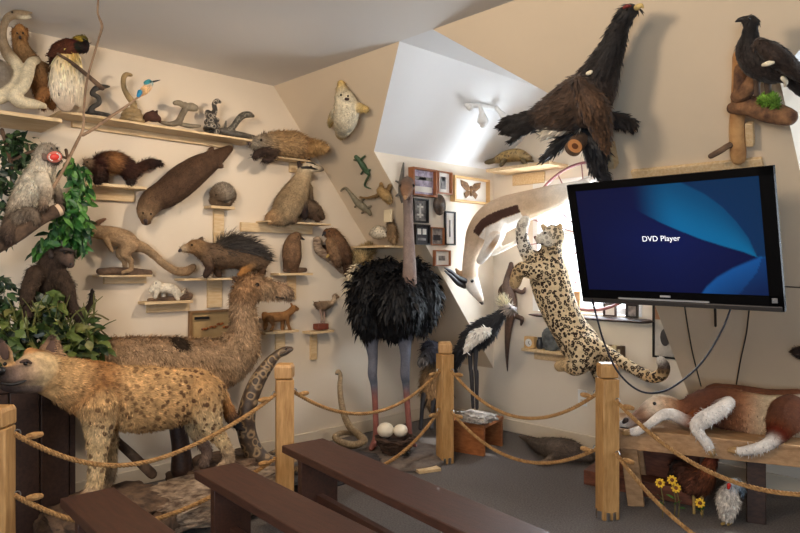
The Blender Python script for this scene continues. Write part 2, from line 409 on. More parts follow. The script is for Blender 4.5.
# ------------------------------------------------------------------ camera, light
cam = bpy.data.cameras.new('camera'); co_ = bpy.data.objects.new('camera', cam); COL.objects.link(co_)
cam.sensor_width = 36; cam.lens = 36 * F / 800; cam.clip_start = .02
co_.location = V(CAM); co_.rotation_euler = (R(90), 0, YAW); bpy.context.scene.camera = co_
def light(name, typ, loc, energy, rgb, target=None, size=.1, sy=None, **kw):
    l = bpy.data.lights.new(name, typ); l.energy = energy; l.color = rgb
    if typ == 'AREA':
        l.size = size
        if sy: l.shape = 'RECTANGLE'; l.size_y = sy
    elif typ in ('POINT', 'SPOT'): l.shadow_soft_size = size
    for k, v in kw.items(): setattr(l, k, v)
    o = bpy.data.objects.new(name, l); COL.objects.link(o); o.location = loc
    if target is not None: o.rotation_euler = (V(target) - V(loc)).to_track_quat('-Z', 'Y').to_euler()
    return o
WARM = (1, .80, .60); DAY = (.80, .90, 1)
LAMPS()
wd = bpy.data.worlds.new('daylight'); bpy.context.scene.world = wd; wd.use_nodes = True
bg = wd.node_tree.nodes['Background']; bg.inputs[0].default_value = (.86, .93, 1, 1); bg.inputs[1].default_value = 3.0
vs_ = bpy.context.scene.view_settings; vs_.view_transform = 'Standard'; vs_.look = 'None'; vs_.gamma = 1; vs_.exposure = EXPO
bpy.context.scene.display_settings.display_device = 'sRGB'

# ------------------------------------------------------------------ barrier posts and ropes
PS_ = [(1.10, .055), (1.07, 1.41), (1.01, 2.76), (2.28, 2.655)]
plab = ['square pine barrier post at the left edge of the photo, rope knotted to it', 'square pine barrier post standing beside the dark python',
        'square pine barrier post between the ostrich and the crested black crane', 'square pine barrier post in front of the leopard, below the television']
PW = .094
for i, (x, y) in enumerate(PS_):
    p = thing('barrier_post', plab[i], 'post', (x, y, 0), 'rope barrier posts'); dz = (-.03, -.005, 0, 0)[i]
    a = R([4, 8, 12, 6][i]); M = Matrix.Rotation(a, 3, 'Z')
    MB().box((x, y, .375 + dz / 2), (PW, PW, .75 + dz), M).build('shaft', POSTM, p, bevel=.006)
    prof = [(PW * .66, .755 + dz), (PW * .70, .763 + dz), (PW * .70, .815 + dz), (PW * .60, .832 + dz)]
    MB().lathe((x, y, 0), prof, 4).build('cap', POSTM, p, smooth=False, bevel=.004).rotation_euler = (0, 0, 0)
    c = p.children[-1]; c.data.transform(Matrix.Rotation(a + R(45), 4, 'Z'))
    for q in (0, 1, 2, 3):
        d = M @ V((math.cos(q * math.pi / 2), math.sin(q * math.pi / 2), 0))
        MB().box(V((x, y, .022)) + d * (PW / 2 + .003), (.07, .006, .044) if q % 2 else (.006, .07, .044), M).build('bracket', STEEL, p)
def rope(a, b, sag, label, r=.0105, skew=0.0):
    a, b = V(a), V(b); n = 150; pts = []
    L = (b - a).length
    for i in range(n + 1):
        t = i / n; s_ = 4 * t * (1 - t) + skew * math.sin(2 * math.pi * t) * .5
        pts.append(a.lerp(b, t) - V((0, 0, sag * s_)))
    P = np.array([tuple(p) for p in pts]); T = np.gradient(P, axis=0); T /= np.linalg.norm(T, axis=1)[:, None]
    ln = np.concatenate([[0], np.cumsum(np.linalg.norm(np.diff(P, axis=0), axis=1))])
    A = np.cross(T, [0, 0, 1.]); A /= np.linalg.norm(A, axis=1)[:, None]; B = np.cross(T, A)
    m = int(ln[-1] / .0035); s2 = np.linspace(0, ln[-1], m)
    f = lambda X: np.stack([np.interp(s2, ln, X[:, i]) for i in range(3)], 1)
    P2, A2, B2 = f(P), f(A), f(B); mb = MB()
    for k in range(3):
        ph = 2 * math.pi * (s2 / .052 + k / 3); Q = P2 + (A2 * np.cos(ph)[:, None] + B2 * np.sin(ph)[:, None]) * r * .60
        mb.tube(Q, r * .50, 6, cap=False)
    root = thing('barrier_rope', label, 'rope', (a + b) / 2, 'barrier ropes')
    mb.build('twisted_rope', ROPEM, root)
    for e, d in ((a, (b - a).normalized()), (b, (a - b).normalized())):
        c = e + d * .075 - V((0, 0, .02)); MB().tube([c - d * .022, c, c + d * .022], [r * 1.15, r * 1.45, r * 1.15], 8).build('knot', ROPEM, root)
    for e, d in ((a, (b - a).normalized()), (b, (a - b).normalized())):
        pts = [e + d * (.012 + .012 * math.cos(t)) + V((0, 0, .014 * math.sin(t))) for t in np.linspace(0, 2 * math.pi, 13)]
        MB().tube(pts, .003, 6, cap=False).build('hook', STEEL, root)
def pe(i, d, z):
    return (PS_[i][0] + d[0], PS_[i][1] + d[1], z)
rope(pe(0, (0, .055), .685), pe(1, (0, -.055), .67), .215, 'manila rope hung in front of the spotted hyena, upper of the two', skew=.22)
rope(pe(0, (0, .055), .44), pe(1, (0, -.055), .33), .20, 'manila rope hung low behind the benches and below the hyena', skew=.25)
rope(pe(1, (0, .055), .67), pe(2, (0, -.055), .64), .20, 'manila rope hung in front of the ostrich legs, upper of the two')
rope(pe(1, (0, .055), .33), pe(2, (0, -.055), .37), .24, 'manila rope hung low in front of the ostrich nest and eggs')
rope(pe(2, (.06, 0), .64), pe(3, (-.06, 0), .66), .22, 'manila rope hung in front of the leopard, upper of the two')
rope(pe(2, (.06, 0), .36), pe(3, (-.06, 0), .36), .19, 'manila rope hung low in front of the grey animal on the floor')
rope(pe(3, (.055, -.01), .64), (3.62, 2.54, .56), .24, 'manila rope hung in front of the lying brown and white calf')
rope(pe(3, (.055, -.01), .36), (3.62, 2.54, .26), .30, 'manila rope hung low in front of the rooster below the calf')

# ------------------------------------------------------------------ benches
def bench(px, py, w, L, ang, label, hz=.43):
    """px, py: front corner at the wall end; the seat runs along ang from there"""
    M = Matrix.Rotation(R(ang), 3, 'Z'); o_ = V((px, py, 0))
    at_ = lambda u, v, z: o_ + M @ V((u, v, z))
    b = thing('bench', label, 'bench', at_(L / 2, w / 2, 0), 'dark brown benches')
    MB().box(at_(L / 2, w / 2, hz - .019), (L, w, .038), M).build('seat', BENCHM, b, bevel=.004)
    for u in (.16, L - .16): MB().box(at_(u, w / 2, (hz - .038) / 2), (.04, w * .86, hz - .038), M).build('leg', BENCHM, b, bevel=.003)
    MB().box(at_(L / 2, w / 2, .16), (L - .36, .035, .09), M).build('stretcher', BENCHM, b, bevel=.003)
bench(1.195, 1.308, .243, 1.75, -7, 'long dark brown wooden bench, the rear one nearest the ostrich')
bench(1.275, .787, .203, 1.85, -3.5, 'long dark brown wooden bench in the middle of the three')
bench(1.235, .240, .205, 1.85, -1.9, 'dark brown wooden bench nearest the left edge, the front one of three')

# ------------------------------------------------------------------ spotted hyena on its rock base
FX = np.array([1., 0, 0])
def rock(name, c, d, seed, m, parent, amp=.18, sub=5, power=.6, freq=2.2):
    bm = bmesh.new(); bmesh.ops.create_icosphere(bm, subdivisions=sub, radius=1)
    from mathutils import noise as nz
    for v in bm.verts:
        p = v.co.normalized(); q = V([math.copysign(abs(t) ** power, t) for t in p])
        n = nz.fractal(p * freq + V((seed, seed * 2, 0)), .9, 2.1, 5) * amp
        q = q * (1 + n); v.co = V((c[0] + q.x * d[0] / 2, c[1] + q.y * d[1] / 2, max(c[2] + q.z * d[2] / 2, .002)))
    mb = MB(); bm.verts.index_update(); mb.add([v.co[:] for v in bm.verts], [[v.index for v in f.verts] for f in bm.faces]); bm.free()
    return mb.build(name, m, parent)
h = thing('spotted_hyena', 'stuffed spotted hyena with golden coat standing on driftwood behind the front rope', 'animal', (.75, .9, .25))
G1, G2, G3, GR, DK, CR = (206, 164, 112), (184, 130, 78), (218, 188, 142), (128, 106, 92), (56, 44, 40), (190, 164, 134)
tr = chain(PL, [(212, 392, .72, 15, G1, .9), (198, 391, .72, 23, G1, .9), (176, 397, .72, 29, G1, .9), (148, 399, .72, 33, G1, .7), (118, 397, .72, 32, G1, .6), (92, 390, .74, 28, G2, .35), (68, 381, .78, 24, G1, .15), (48, 375, .80, 20, G1, .05)], flat=(FX, .72))
head = chain(PL, [(50, 374, .79, 19, G1, 0), (37, 370, .82, 19, G3, 0), (26, 372, .85, 15.5, (182, 154, 124), 0), (14, 375, .88, 11.5, GR, 0), (5, 376, .90, 9.5, (96, 80, 72), 0), (-2, 376, .91, 8, DK, 0)])
jaw = chain(PL, [(36, 381, .82, 12.5, (150, 128, 112), 0), (20, 386, .86, 8, (104, 88, 80), 0), (6, 386, .89, 6, DK, 0)])
ear1 = chain(PL, [(46, 362, .77, 9, G1, 0), (50, 354, .765, 13, (196, 156, 116), 0), (51.5, 346, .76, 11, (150, 118, 94), 0), (51.5, 339.5, .76, 5.5, DK, 0)], flat=(np.array([.72, -.69, 0]), .4))
ear2 = chain(PL, [(8, 362, .88, 7, G1, 0), (4, 354, .88, 9, (190, 150, 110), 0), (2, 347, .88, 7.5, GR, 0), (1, 341, .88, 4, DK, 0)], flat=(np.array([.72, -.69, 0]), .4))
mane = chain(PL, [(30, 353, .82, 6, G2, 0), (45, 358, .79, 7, G2, 0), (62, 364, .77, 8, G2, 0), (85, 368, .74, 8, G2, .2), (110, 368, .72, 6, G2, .3)])
fl1 = chain(PL, [(98, 402, .80, 22, G1, .7), (99, 425, .80, 15, G3, .9), (98, 445, .80, 10.5, G3, .9), (97, 466, .80, 8.5, G3, .7), (95, 484, .80, 8, G3, .4), (91, 494, .81, 8.5, CR, 0), (85, 497, .82, 6.5, CR, 0)])
fl2 = chain(PL, [(104, 410, .65, 17, G1, .6), (107, 432, .64, 11, G3, .7), (109, 456, .63, 8, G3, .5), (109, 474, .63, 7, CR, .2), (104, 486, .64, 7, CR, 0)])
hl1 = chain(PL, [(202, 396, .78, 21, G1, .9), (207, 415, .80, 15.5, G3, .9), (213, 430, .80, 10, G3, .9), (222, 441, .80, 7, G3, .6), (228, 453, .80, 6, CR, .3), (228, 463, .80, 6.5, CR, 0), (221, 468, .81, 5.5, CR, 0)])
hl2 = chain(PL, [(198, 405, .65, 16, G1, .8), (195, 425, .63, 10, G3, .8), (201, 440, .62, 6.5, GR, .5), (207, 452, .62, 5.5, GR, .2), (204, 463, .63, 6, GR, 0)])
tail = chain(PL, [(214, 381, .72, 5, G1, .3), (222, 392, .72, 5, G1, .2), (227, 406, .72, 5.5, G2, 0), (232, 418, .72, 6.5, DK, 0), (239, 427, .72, 4, DK, 0)])
HY = [tr, head, jaw, ear1, ear2, mane, fl1, fl2, hl1, hl2, tail]
HYM = coat_mat('hyena coat', 'spots', spot=(84, 54, 36), sscale=27, amount=.55, scale=28)
body('body', HY, HYM, h, vox=.009, smooth=4, fur=[dict(n=26000, L=.020, w=.0035, comb=along(tr[:0] and tr or chain(PL, [(40, 375, .8, 5), (220, 395, .7, 5)]), fl1, hl1, hl2, fl2, tail), lift=.35, jit=.22, droop=.3,
    keep=lambda p, n: p[:, 1] > .33)])
eye(PL, 25.5, 363.5, .925, 2.3, h); eye(PL, 5, 364, .955, 2.0, h)
parts(PL, [[(21, 362, .922, 1.4), (26, 361, .92, 2.2), (31, 363, .91, 1.2)]], 'eyelid', mat('dark eyelid skin', (66, 50, 44), .8), h)
parts(PL, [[(1, 371, .965, 4.5), (-4, 373, .965, 4)]], 'nose', BLACKP, h)
parts(PL, [[(2, 383.5, .955, 1.1), (10, 384.5, .945, 1.6), (19, 383, .925, 1.8), (27, 379.5, .905, 1)]], 'mouth', BLACKM, h)
for e in ([(49.5, 357, .79, 5), (51, 350, .785, 6.2), (52, 343.5, .78, 3)], [(5, 356, .905, 4), (3.5, 350, .905, 5), (2.5, 344.5, .905, 2.4)]):
    a, _, _ = chain(PL, e); MB().tube(a[:, :3], a[:, 3], 10, flat=(np.array([.72, -.69, 0]), .3)).build('inner_ear', mat('inner ear', (88, 66, 56), .9), h)
b = thing('driftwood_base', 'weathered grey driftwood slab and rocks under the hyena', 'rock base', (.74, .95, 0))
rock('rock', (.72, .62, .10), (.58, .62, .235), 3, BARK, b, amp=.12)
rock('slab', (.80, 1.12, .11), (.40, .80, .20), 9, DRIFT, b, amp=.22)
rock('rock', (.50, 1.35, .10), (.45, .55, .22), 14, BARK, b, amp=.2)
mb = MB(); pix_tube(mb, PL, [(182, 470, .50, 11), (181, 448, .50, 9), (178, 428, .50, 8.5), (176, 410, .5, 8)], 12); mb.build('stump', DARKW, b)
mb = MB(); pix_tube(mb, PL, [(152, 474, .55, 5), (132, 455, .52, 4.6), (112, 437, .5, 4.3)], 9); mb.build('branch', BARK, b)

# dark planked pedestal under the monkeys
PED = (.30, .36); ped = thing('planked_pedestal', 'dark wooden planked box carrying the ivy and monkeys behind the hyena head', 'pedestal', (.30, .12, 0))
for k in range(6):
    y = -.25 + k * .132
    MB().box((.575, y, .38), (.03, .126, .76)).build('plank', DARKW, ped, bevel=.004)
MB().box((.30, .495, .38), (.54, .03, .76)).build('side_panel', DARKW, ped, bevel=.004)
MB().box((.302, .10, .776), (.59, .84, .03)).build('top_board', DARKW, ped, bevel=.004)

# ------------------------------------------------------------------ young camel against the left wall
c = thing('young_camel', 'shaggy brown young camel mount, long neck raised, against the wall behind the hyena', 'animal', (.25, 1.4, .6))
K1, K2, K3 = (190, 158, 124), (160, 124, 90), (120, 90, 66)
ct = chain(PL, [(84, 364, .20, 18, K2), (108, 363, .20, 24, K1), (150, 364, .21, 27, K1), (190, 366, .22, 27, K1), (222, 362, .24, 24, K1), (238, 350, .26, 21, K1)])
cn = chain(PL, [(232, 358, .25, 20, K1), (243, 338, .28, 16, K1), (244, 320, .30, 12.5, K1), (242, 304, .32, 12, K1), (245, 293, .34, 13, K2)])
ch = chain(PL, [(243, 294, .34, 12, K2), (251, 287, .35, 13, K2), (262, 288, .36, 11, K1), (273, 290, .37, 8.5, (190, 156, 122)), (282, 291, .38, 7.5, (196, 166, 136)), (289, 294, .38, 5.5, (150, 124, 104))])
ce = chain(PL, [(244, 284, .33, 4, K2), (238, 280, .30, 3.5, K3), (233, 278, .28, 2, K3)])
body('body', [ct, cn, ch, ce], coat_mat('camel wool', amount=.38, scale=45), c, vox=.011, smooth=3,
     fur=[dict(n=26000, L=.034, w=.005, comb=fdir(.2, .1, -1), lift=.55, jit=.45, droop=.4, keep=lambda p, n: (p[:, 2] < 1.12) | (p[:, 1] < 1.93)),
          dict(n=3000, L=.022, w=.004, comb=fdir(0, -1, .1), lift=.5, jit=.4, keep=lambda p, n: (p[:, 2] > 1.0) & (p[:, 1] < 2.02))])
eye(PL, 257, 285, .435, 2.4, c)
parts(PL, [[(286, 290, .425, 1.6), (288, 292, .42, 1.4)]], 'nostril', BLACKM, c)
parts(PL, [[(276, 297, .42, .8), (284, 298, .415, .9), (290, 297, .40, .8)]], 'mouth', BLACKM, c)
a, _, _ = chain(PL, [(177, 342, .30, 6), (181, 347, .31, 7.5), (185, 353, .30, 5)])
bm_ = body('dark_tuft', [(a.copy(), None, 12)], coat_mat('camel wool'), c, vox=.01, smooth=2, label='dark brown tuft', paint=lambda p, C: C * np.array([.25, .22, .2, 1]), fur=[dict(n=900, L=.03, w=.004, comb=fdir(0, .1, -1), lift=.6, jit=.4)])

# ------------------------------------------------------------------ python
p = thing('python', 'large patterned brown python reared in an S curve beside the barrier post', 'snake', (.5, 1.9, .05))
Y1, Y2 = (158, 132, 98), (96, 76, 58)
pc = chain(PL, [(291, 349, .62, 2.6, Y2, .2), (285, 351, .62, 4.6, Y2, .4), (277, 355, .61, 4.6, Y1, .9), (268, 365, .60, 6.4, Y1, 1), (257, 382, .58, 8.0, Y1, 1), (249, 403, .57, 8.8, Y1, 1), (246, 425, .57, 9.4, Y1, 1), (251, 446, .58, 9.6, Y1, 1), (262, 461, .62, 10, Y1, 1), (280, 468, .68, 9.5, Y1, 1), (297, 466, .66, 8.8, Y1, 1), (306, 458, .5, 8, Y1, 1), (296, 452, .36, 7, Y1, 1), (276, 455, .30, 6, Y1, 1), (258, 466, .36, 5, Y1, 1), (250, 476, .46, 3.5, Y1, 1)], sub=9)
body('body', [pc], coat_mat('python scales', 'snake', rough=.4, scale=220, amount=.2, spot=(58, 44, 36), sscale=19, bump=.3, spec=.5), p, vox=.007, smooth=1)
eye(PL, 286, 349, .66, 1.0, p)
parts(PL, [[(291, 351, .63, .5), (284, 354, .655, .6), (279, 356, .65, .4)]], 'mouth', BLACKM, p)
b = thing('dark_rock', 'low dark grey rock under the python coils', 'rock', (.6, 1.98, 0)); 
rock('stone', (.58, 1.98, .035), (.62, .78, .11), 21, mat('dark slate rock', (74, 72, 76), .9, dark=(44, 44, 48), scale=12, bump=.8, bscale=30), b, amp=.2)

# ------------------------------------------------------------------ ostrich, base, nest, eggs
o = thing('ostrich', 'stuffed ostrich with black plumage and long bare grey neck, facing the room', 'bird', (.5, 2.8, .05))
BKF, NK, LGB, LGR = (11, 11, 15), (134, 118, 112), (104, 106, 118), (146, 92, 84)
ob = [chain(PD, [(396, 297, 4.62, 25, BKF), (396, 301, 4.82, 33, BKF), (396, 302, 4.98, 32, BKF), (397, 300, 5.14, 22, BKF)]),
      chain(PD, [(386, 270, 4.70, 12, BKF), (373, 283, 4.68, 18, BKF), (367, 304, 4.72, 17, BKF), (368, 324, 4.78, 11, BKF)]),
      chain(PD, [(412, 272, 4.78, 13, BKF), (421, 286, 4.76, 15, BKF), (425, 303, 4.8, 13, BKF), (423, 320, 4.86, 9, BKF)])]
body('plumage', ob, coat_mat('ostrich plumes', rough=.6, amount=.4, scale=30, spec=.3), o, vox=.016, smooth=3,
     fur=[dict(n=5200, L=.085, w=.022, comb=fdir(0, 0, -1), lift=.5, jit=.45, droop=.8), dict(n=9000, L=.05, w=.008, comb=fdir(0, 0, -1), lift=.7, jit=.5, droop=.7)])
nk = [chain(PD, [(408, 296, 4.62, 9, (60, 54, 54)), (409, 284, 4.55, 8, (128, 104, 92)), (409.5, 268, 4.54, 6.8, NK), (409, 245, 4.56, 5.8, NK), (408.5, 222, 4.58, 5.2, NK), (408, 203, 4.58, 5, NK), (407.5, 192, 4.58, 5.5, (140, 104, 88))]),
      chain(PD, [(407, 183, 4.63, 7.0, (104, 90, 80)), (407, 187, 4.55, 7.2, (116, 92, 78)), (406, 192, 4.49, 5.4, (136, 102, 78)), (406, 196, 4.44, 3.2, (140, 108, 84))])]
body('neck_and_head', nk, coat_mat('bare bird skin', amount=.25, rough=.7, scale=90), o, vox=.007, smooth=2, fur=[dict(n=900, L=.018, w=.002, comb=fdir(0, 0, 1), lift=.7, jit=.5, keep=lambda p, n: p[:, 2] > 1.92)])
MB().tube([PD(406, 194, 4.48)[0], PD(405.5, 197, 4.42)[0], PD(405, 199.5, 4.38)[0]], [.020, .016, .006], 10, flat=(UP, .5)).build('beak', mat('horn beak', (150, 118, 84), .5), o)
eye(PD, 401, 186, 4.53, 2.0, o); eye(PD, 413, 186, 4.53, 2.0, o)
for x0, x1, x2, x3 in ((371.5, 373, 375, 376), (405, 405.5, 407, 409)):
    lg = [chain(PD, [(x0, 328, 4.84, 11, (60, 58, 64)), (x0, 343, 4.82, 7, LGB), (x1, 358, 4.8, 5, LGB), (x1 - .5, 374, 4.78, 4.8, LGB), (x2 - 1, 384, 4.8, 3.8, LGB), (x2, 400, 4.8, 3.1, LGR), (x3, 428, 4.8, 3.0, LGR), (x3, 440, 4.8, 3.8, LGR)]),
          chain(PD, [(x3, 441, 4.8, 4.2, LGR), (x3 - 3, 445.5, 4.70, 3.4, LGR), (x3 - 5, 448.5, 4.62, 2.6, LGR)]), chain(PD, [(x3, 442, 4.8, 3.4, LGR), (x3 + 6, 445.5, 4.74, 2.3, LGR)])]
    body('leg', lg, coat_mat('bare bird skin'), o, vox=.006, smooth=2)
wt = chain(PD, [(360, 268, 4.72, 3, (226, 210, 180)), (354, 277, 4.72, 4.5, (226, 210, 180)), (351, 288, 4.74, 3, (226, 210, 180))])
body('white_plume', [wt], coat_mat('ostrich plumes'), o, vox=.007, label='cream white wing plume', fur=[dict(n=700, L=.06, w=.01, comb=fdir(-.2, -.2, -1), lift=.6, jit=.5, droop=.6)])
bs = thing('display_base', 'round low grey base under the ostrich and its nest', 'base', (*PZ(401, 454, .03)[0][:2], 0))
pc_ = PZ(401, 454, .03)[0]
MB().lathe((pc_[0], pc_[1], 0), [(.30, 0), (.335, .01), (.33, .03), (.29, .045), (.15, .05), (0, .052)], 40).build('mound', mat('grey plaster', (128, 116, 108), .9, dark=(96, 86, 80), scale=14, bump=.7, bscale=50), bs)
nb = PD(395.5, 440, 4.58)[0]
ne = thing('woven_nest', 'dark woven twig nest holding the two eggs at the ostrich feet', 'nest', (nb[0], nb[1], .05))
mb = MB()
for k in range(46):
    a0 = rng.random() * 6.28; rr = .105 + .03 * rng.random(); zz = .062 + .10 * rng.random(); rr *= .74 + .36 * (zz - .062) / .10
    pts = [(nb[0] + rr * (1 + .05 * math.sin(5 * t + k)) * math.cos(a0 + t), nb[1] + rr * math.sin(a0 + t), zz + .008 * math.sin(7 * t + k)) for t in np.linspace(0, 3.4, 14)]
    mb.tube(pts, .006, 5)
mb.lathe((nb[0], nb[1], .05), [(.075, .003), (.10, .02), (.122, .095), (.112, .10), (.09, .075), (0, .07)], 24)
mb.build('nest_twigs', mat('dark twig', (84, 62, 50), .9, dark=(46, 34, 28), scale=30, bump=.5), ne)
for k, (x, y, r_) in enumerate(((385.5, 430, 8.6), (400.5, 430.5, 7.4))):
    pp, t = PD(x, y, 4.57 + .01 * k)
    e_ = MB().ball(pp, r_ * t / F, (1, 1, .86), n=24).build('ostrich_egg', mat('cream egg shell', (236, 226, 206), .45, var=.04, scale=30))
    tag(e_, ['large cream ostrich egg in the nest, the bigger one', 'cream ostrich egg in the nest, the smaller one nearer the barrier post'][k], 'egg', 'ostrich eggs')

k = thing('small_cobra', 'small pale brown cobra reared up beside the ostrich leg near the wall', 'snake', PL(350, 440, .5)[0])
SC1 = (178, 156, 124)
kc = [chain(PL, [(336, 373, .42, 1.25, SC1, .3), (338.5, 371.5, .42, 2.18, SC1, .3), (340.5, 376, .42, 2.34, SC1, .5), (340, 386, .42, 2.81, SC1, .6), (341, 400, .43, 3.12, SC1, .6), (344, 414, .44, 3.43, SC1, .6), (350, 427, .46, 3.74, SC1, .6), (359, 435, .48, 3.90, SC1, .6), (364, 441, .52, 3.90, SC1, .6), (354, 445, .55, 3.90, SC1, .6), (341, 442, .53, 3.59, SC1, .6), (335, 437, .48, 3.12, SC1, .6), (343, 433, .42, 2.65, SC1, .6), (356, 434, .38, 2.03, SC1, .6), (366, 437, .4, 1.09, SC1, .6)], sub=8)]
body('body', kc, coat_mat('cobra skin', 'bars', rough=.5, scale=160, sscale=44, spot=(120, 98, 72)), k, vox=.006, smooth=1)
parts(PL, [[(335.5, 374, .43, .5), (338, 374.5, .445, .5)]], 'mouth', BLACKM, k)

mb = MB(); wcn = PZ(402, 455, .06)[0]
mb.tube([wcn + np.array([.05 * math.cos(t) * (1 - t / 40), .05 * math.sin(t) * (1 - t / 40), .006 + .003 * math.sin(t * 1.7)]) for t in np.linspace(0, 16, 70)], .0035, 6)
tag(mb.build('wire_coil', BLACKM), 'small coil of black wire lying on the grey base in front of the eggs', 'wire')
bq = PZ(428, 470, .0)[0]; MB_ = MB().box((bq[0] + .02, bq[1] - .02, .011), (.16, .07, .02), Matrix.Rotation(R(70), 3, 'Z'))
tag(MB_.build('wood_scrap', PINE, bevel=.002), 'short pale wood scrap on the carpet at the edge of the grey base', 'wood scrap')

# ------------------------------------------------------------------ television
TVC = np.array([2.6857, 2.4566, 1.4621]); TVR = Matrix(((1, .01, .005), (-.008, .964, -.264), (-.007, .264, .964)))
def tvp(x, y, z): return V(TVC) + TVR @ V((x, y, z))
TW, TH = .97, .63
tv = thing('television', 'flat black television tilted down, showing a dark blue disc player screen', 'television', TVC)
mb = MB(); e = .036
for c_, d in (((0, .012, TH / 2 - e / 2), (TW, .024, e)), ((0, .012, -TH / 2 + .047), (TW, .024, .046)), ((-TW / 2 + e * .6, .012, 0), (e * 1.2, .024, TH)), ((TW / 2 - e * .8, .012, 0), (e * 1.6, .024, TH))):
    mb.box(tvp(*c_), d, TVR)
mb.build('bezel', mat('glossy black bezel', (9, 9, 11), .55, spec=.06), tv, smooth=False)
MB().box(tvp(0, .056, 0), (TW * .86, .066, TH * .8), TVR).build('rear_casing', BLACKP, tv, bevel=.01)
MB().box(tvp(0, .008, -TH / 2 + .012), (TW * .985, .03, .024), TVR).build('speaker_bar', mat('dark grey plastic', (52, 50, 50), .35), tv, bevel=.004)
MB().box(tvp(-.05, -.002, -TH / 2 + .030), (.45, .003, .008), TVR).build('silver_strip', mat('bright silver strip', (220, 226, 232), .25, metal=.6), tv, smooth=False)
MB().box(tvp(-.03, -.002, -TH / 2 + .049), (.05, .004, .009), TVR).build('badge', mat('pale grey badge', (170, 172, 176), .4), tv, smooth=False)
MB().box(tvp(TW / 2 - .035, -.002, -TH / 2 + .05), (.022, .004, .022), TVR).build('sticker', mat('grey sticker', (120, 122, 126), .5), tv, smooth=False)
SX0, SX1, SZ0, SZ1 = -TW / 2 + .045, TW / 2 - .058, -TH / 2 + .07, TH / 2 - .034
gx, gz = 150, 90; vs, fs, cs = [], [], []
def swirl(u, v):                                   # the blue ribbon of the menu picture, u right, v down, 0..1
    base = np.array([.003, .005, .036]) + np.array([.002, .006, .045]) * max(0, 1 - abs(u - .55) * 1.7) * max(0, 1 - abs(v - .5) * 1.5)
    sm = lambda x: x * x * (3 - 2 * x)
    lo = np.interp(u, [.30, .40, .50, .60, .70, .80, .90, .965], [.16, .265, .36, .44, .515, .575, .63, .68])
    hi = np.interp(u, [.30, .58, .66, .74, .82, .88, .93, .965], [-.6, -.05, .03, .11, .23, .36, .50, .68])
    g = 0
    if hi < v < lo and u < .965:
        t = (v - hi) / (lo - hi); g = sm(min(1, max(0, u - .34) / .26)) * (.45 + .55 * sm(t)) * min(1, (lo - v) / .012 + .3) * min(1, (v - hi) / .03 + .3)
    elif v <= hi: g = .16 * min(1, (u - .5) / .2)
    base = base + np.array([.0, .135, .27]) * g
    ed = np.interp(u, [.66, .70, .76, .84, .92, .975], [1.02, .93, .84, .76, .70, .66]); rt_ = np.interp(v, [.66, .8, 1.0], [.985, .955, .86])
    g2 = 0
    if v > ed and u > .66: g2 = (1 - .75 * min(1, (v - ed) / .30)) * (1 if u < rt_ else .45) * min(1, (v - ed) / .02)
    return base + np.array([.005, .085, .27]) * g2
for j in range(gz + 1):
    for i in range(gx + 1):
        u, v = i / gx, j / gz
        vs.append(tvp(SX0 + (SX1 - SX0) * u, .004, SZ1 + (SZ0 - SZ1) * v)); cs.append(tuple(swirl(u, v)))
fs = [(j * (gx + 1) + i, j * (gx + 1) + i + 1, (j + 1) * (gx + 1) + i + 1, (j + 1) * (gx + 1) + i) for j in range(gz) for i in range(gx)]
SCR, nt, b = new_mat('lit screen'); at = N(nt, 'ShaderNodeAttribute', attribute_name='Col')
b.inputs['Base Color'].default_value = (.005, .005, .008, 1); b.inputs['Roughness'].default_value = .25; b.inputs['Specular IOR Level'].default_value = .15
nt.links.new(at.outputs['Color'], b.inputs['Emission Color']); b.inputs['Emission Strength'].default_value = .72
mb = MB()
for v_, c_ in zip(vs, cs): mb.v.append(tuple(v_)); mb.c.append((*c_, 1))
mb.f = fs; mb.build('screen', SCR, tv)
fc = bpy.data.curves.new('txt', 'FONT'); fc.body = 'DVD Player'; fc.size = .0375; fc.align_x = 'CENTER'; fc.offset = .0; fc.space_character = 1.02
to = bpy.data.objects.new('txt', fc); COL.objects.link(to); dg = bpy.context.evaluated_depsgraph_get()
tm = bpy.data.meshes.new_from_object(to.evaluated_get(dg)); bpy.data.objects.remove(to)
tm.transform(Matrix.Translation(tvp(-.022, .0025, .008)) @ (TVR @ Matrix.Rotation(R(90), 3, 'X')).to_4x4()); tm.transform(Matrix.Translation(-V(TVC)))
TXT, nt, b = new_mat('screen lettering'); b.inputs['Emission Color'].default_value = (.8, .85, .95, 1); b.inputs['Emission Strength'].default_value = .8
tm.materials.clear(); tm.materials.append(TXT); t_o = bpy.data.objects.new('screen_lettering', tm); COL.objects.link(t_o); t_o.parent = tv
pa, pb = tvp(0, .10, .05), tvp(0, .10, .05)
ys = slope_y(1.55)
mb = MB(); mb.box((2.68, (2.6 + ys) / 2 - .01, 1.50), (.10, ys - 2.6, .05)); mb.box((2.68, 2.62, 1.50), (.4, .03, .3)); mb.build('wall_arm', BLACKM, tv)
# pale mounting board on the slope above the set
def smb(mb, x0, y0, x1, y1, hpx, off, thick):      # board lying on the slope between two measured points
    a, ta = PS(x0, y0, off); b, tb = PS(x1, y1, off); a, b = V(a), V(b); ax = (b - a).normalized(); n = -V(SN); up = n.cross(ax); M = Matrix((ax, up, n)).transposed()
    return mb.box((a + b) / 2, ((b - a).length, hpx * ta / F, thick), M)
mo = thing('mounting_board', 'long pale pine board fixed to the slope above the television', 'board', PS(700, 168, .01)[0])
smb(MB(), 633, 176, 763, 164, 13, .014, .024).build('board', PINE, mo, bevel=.003)
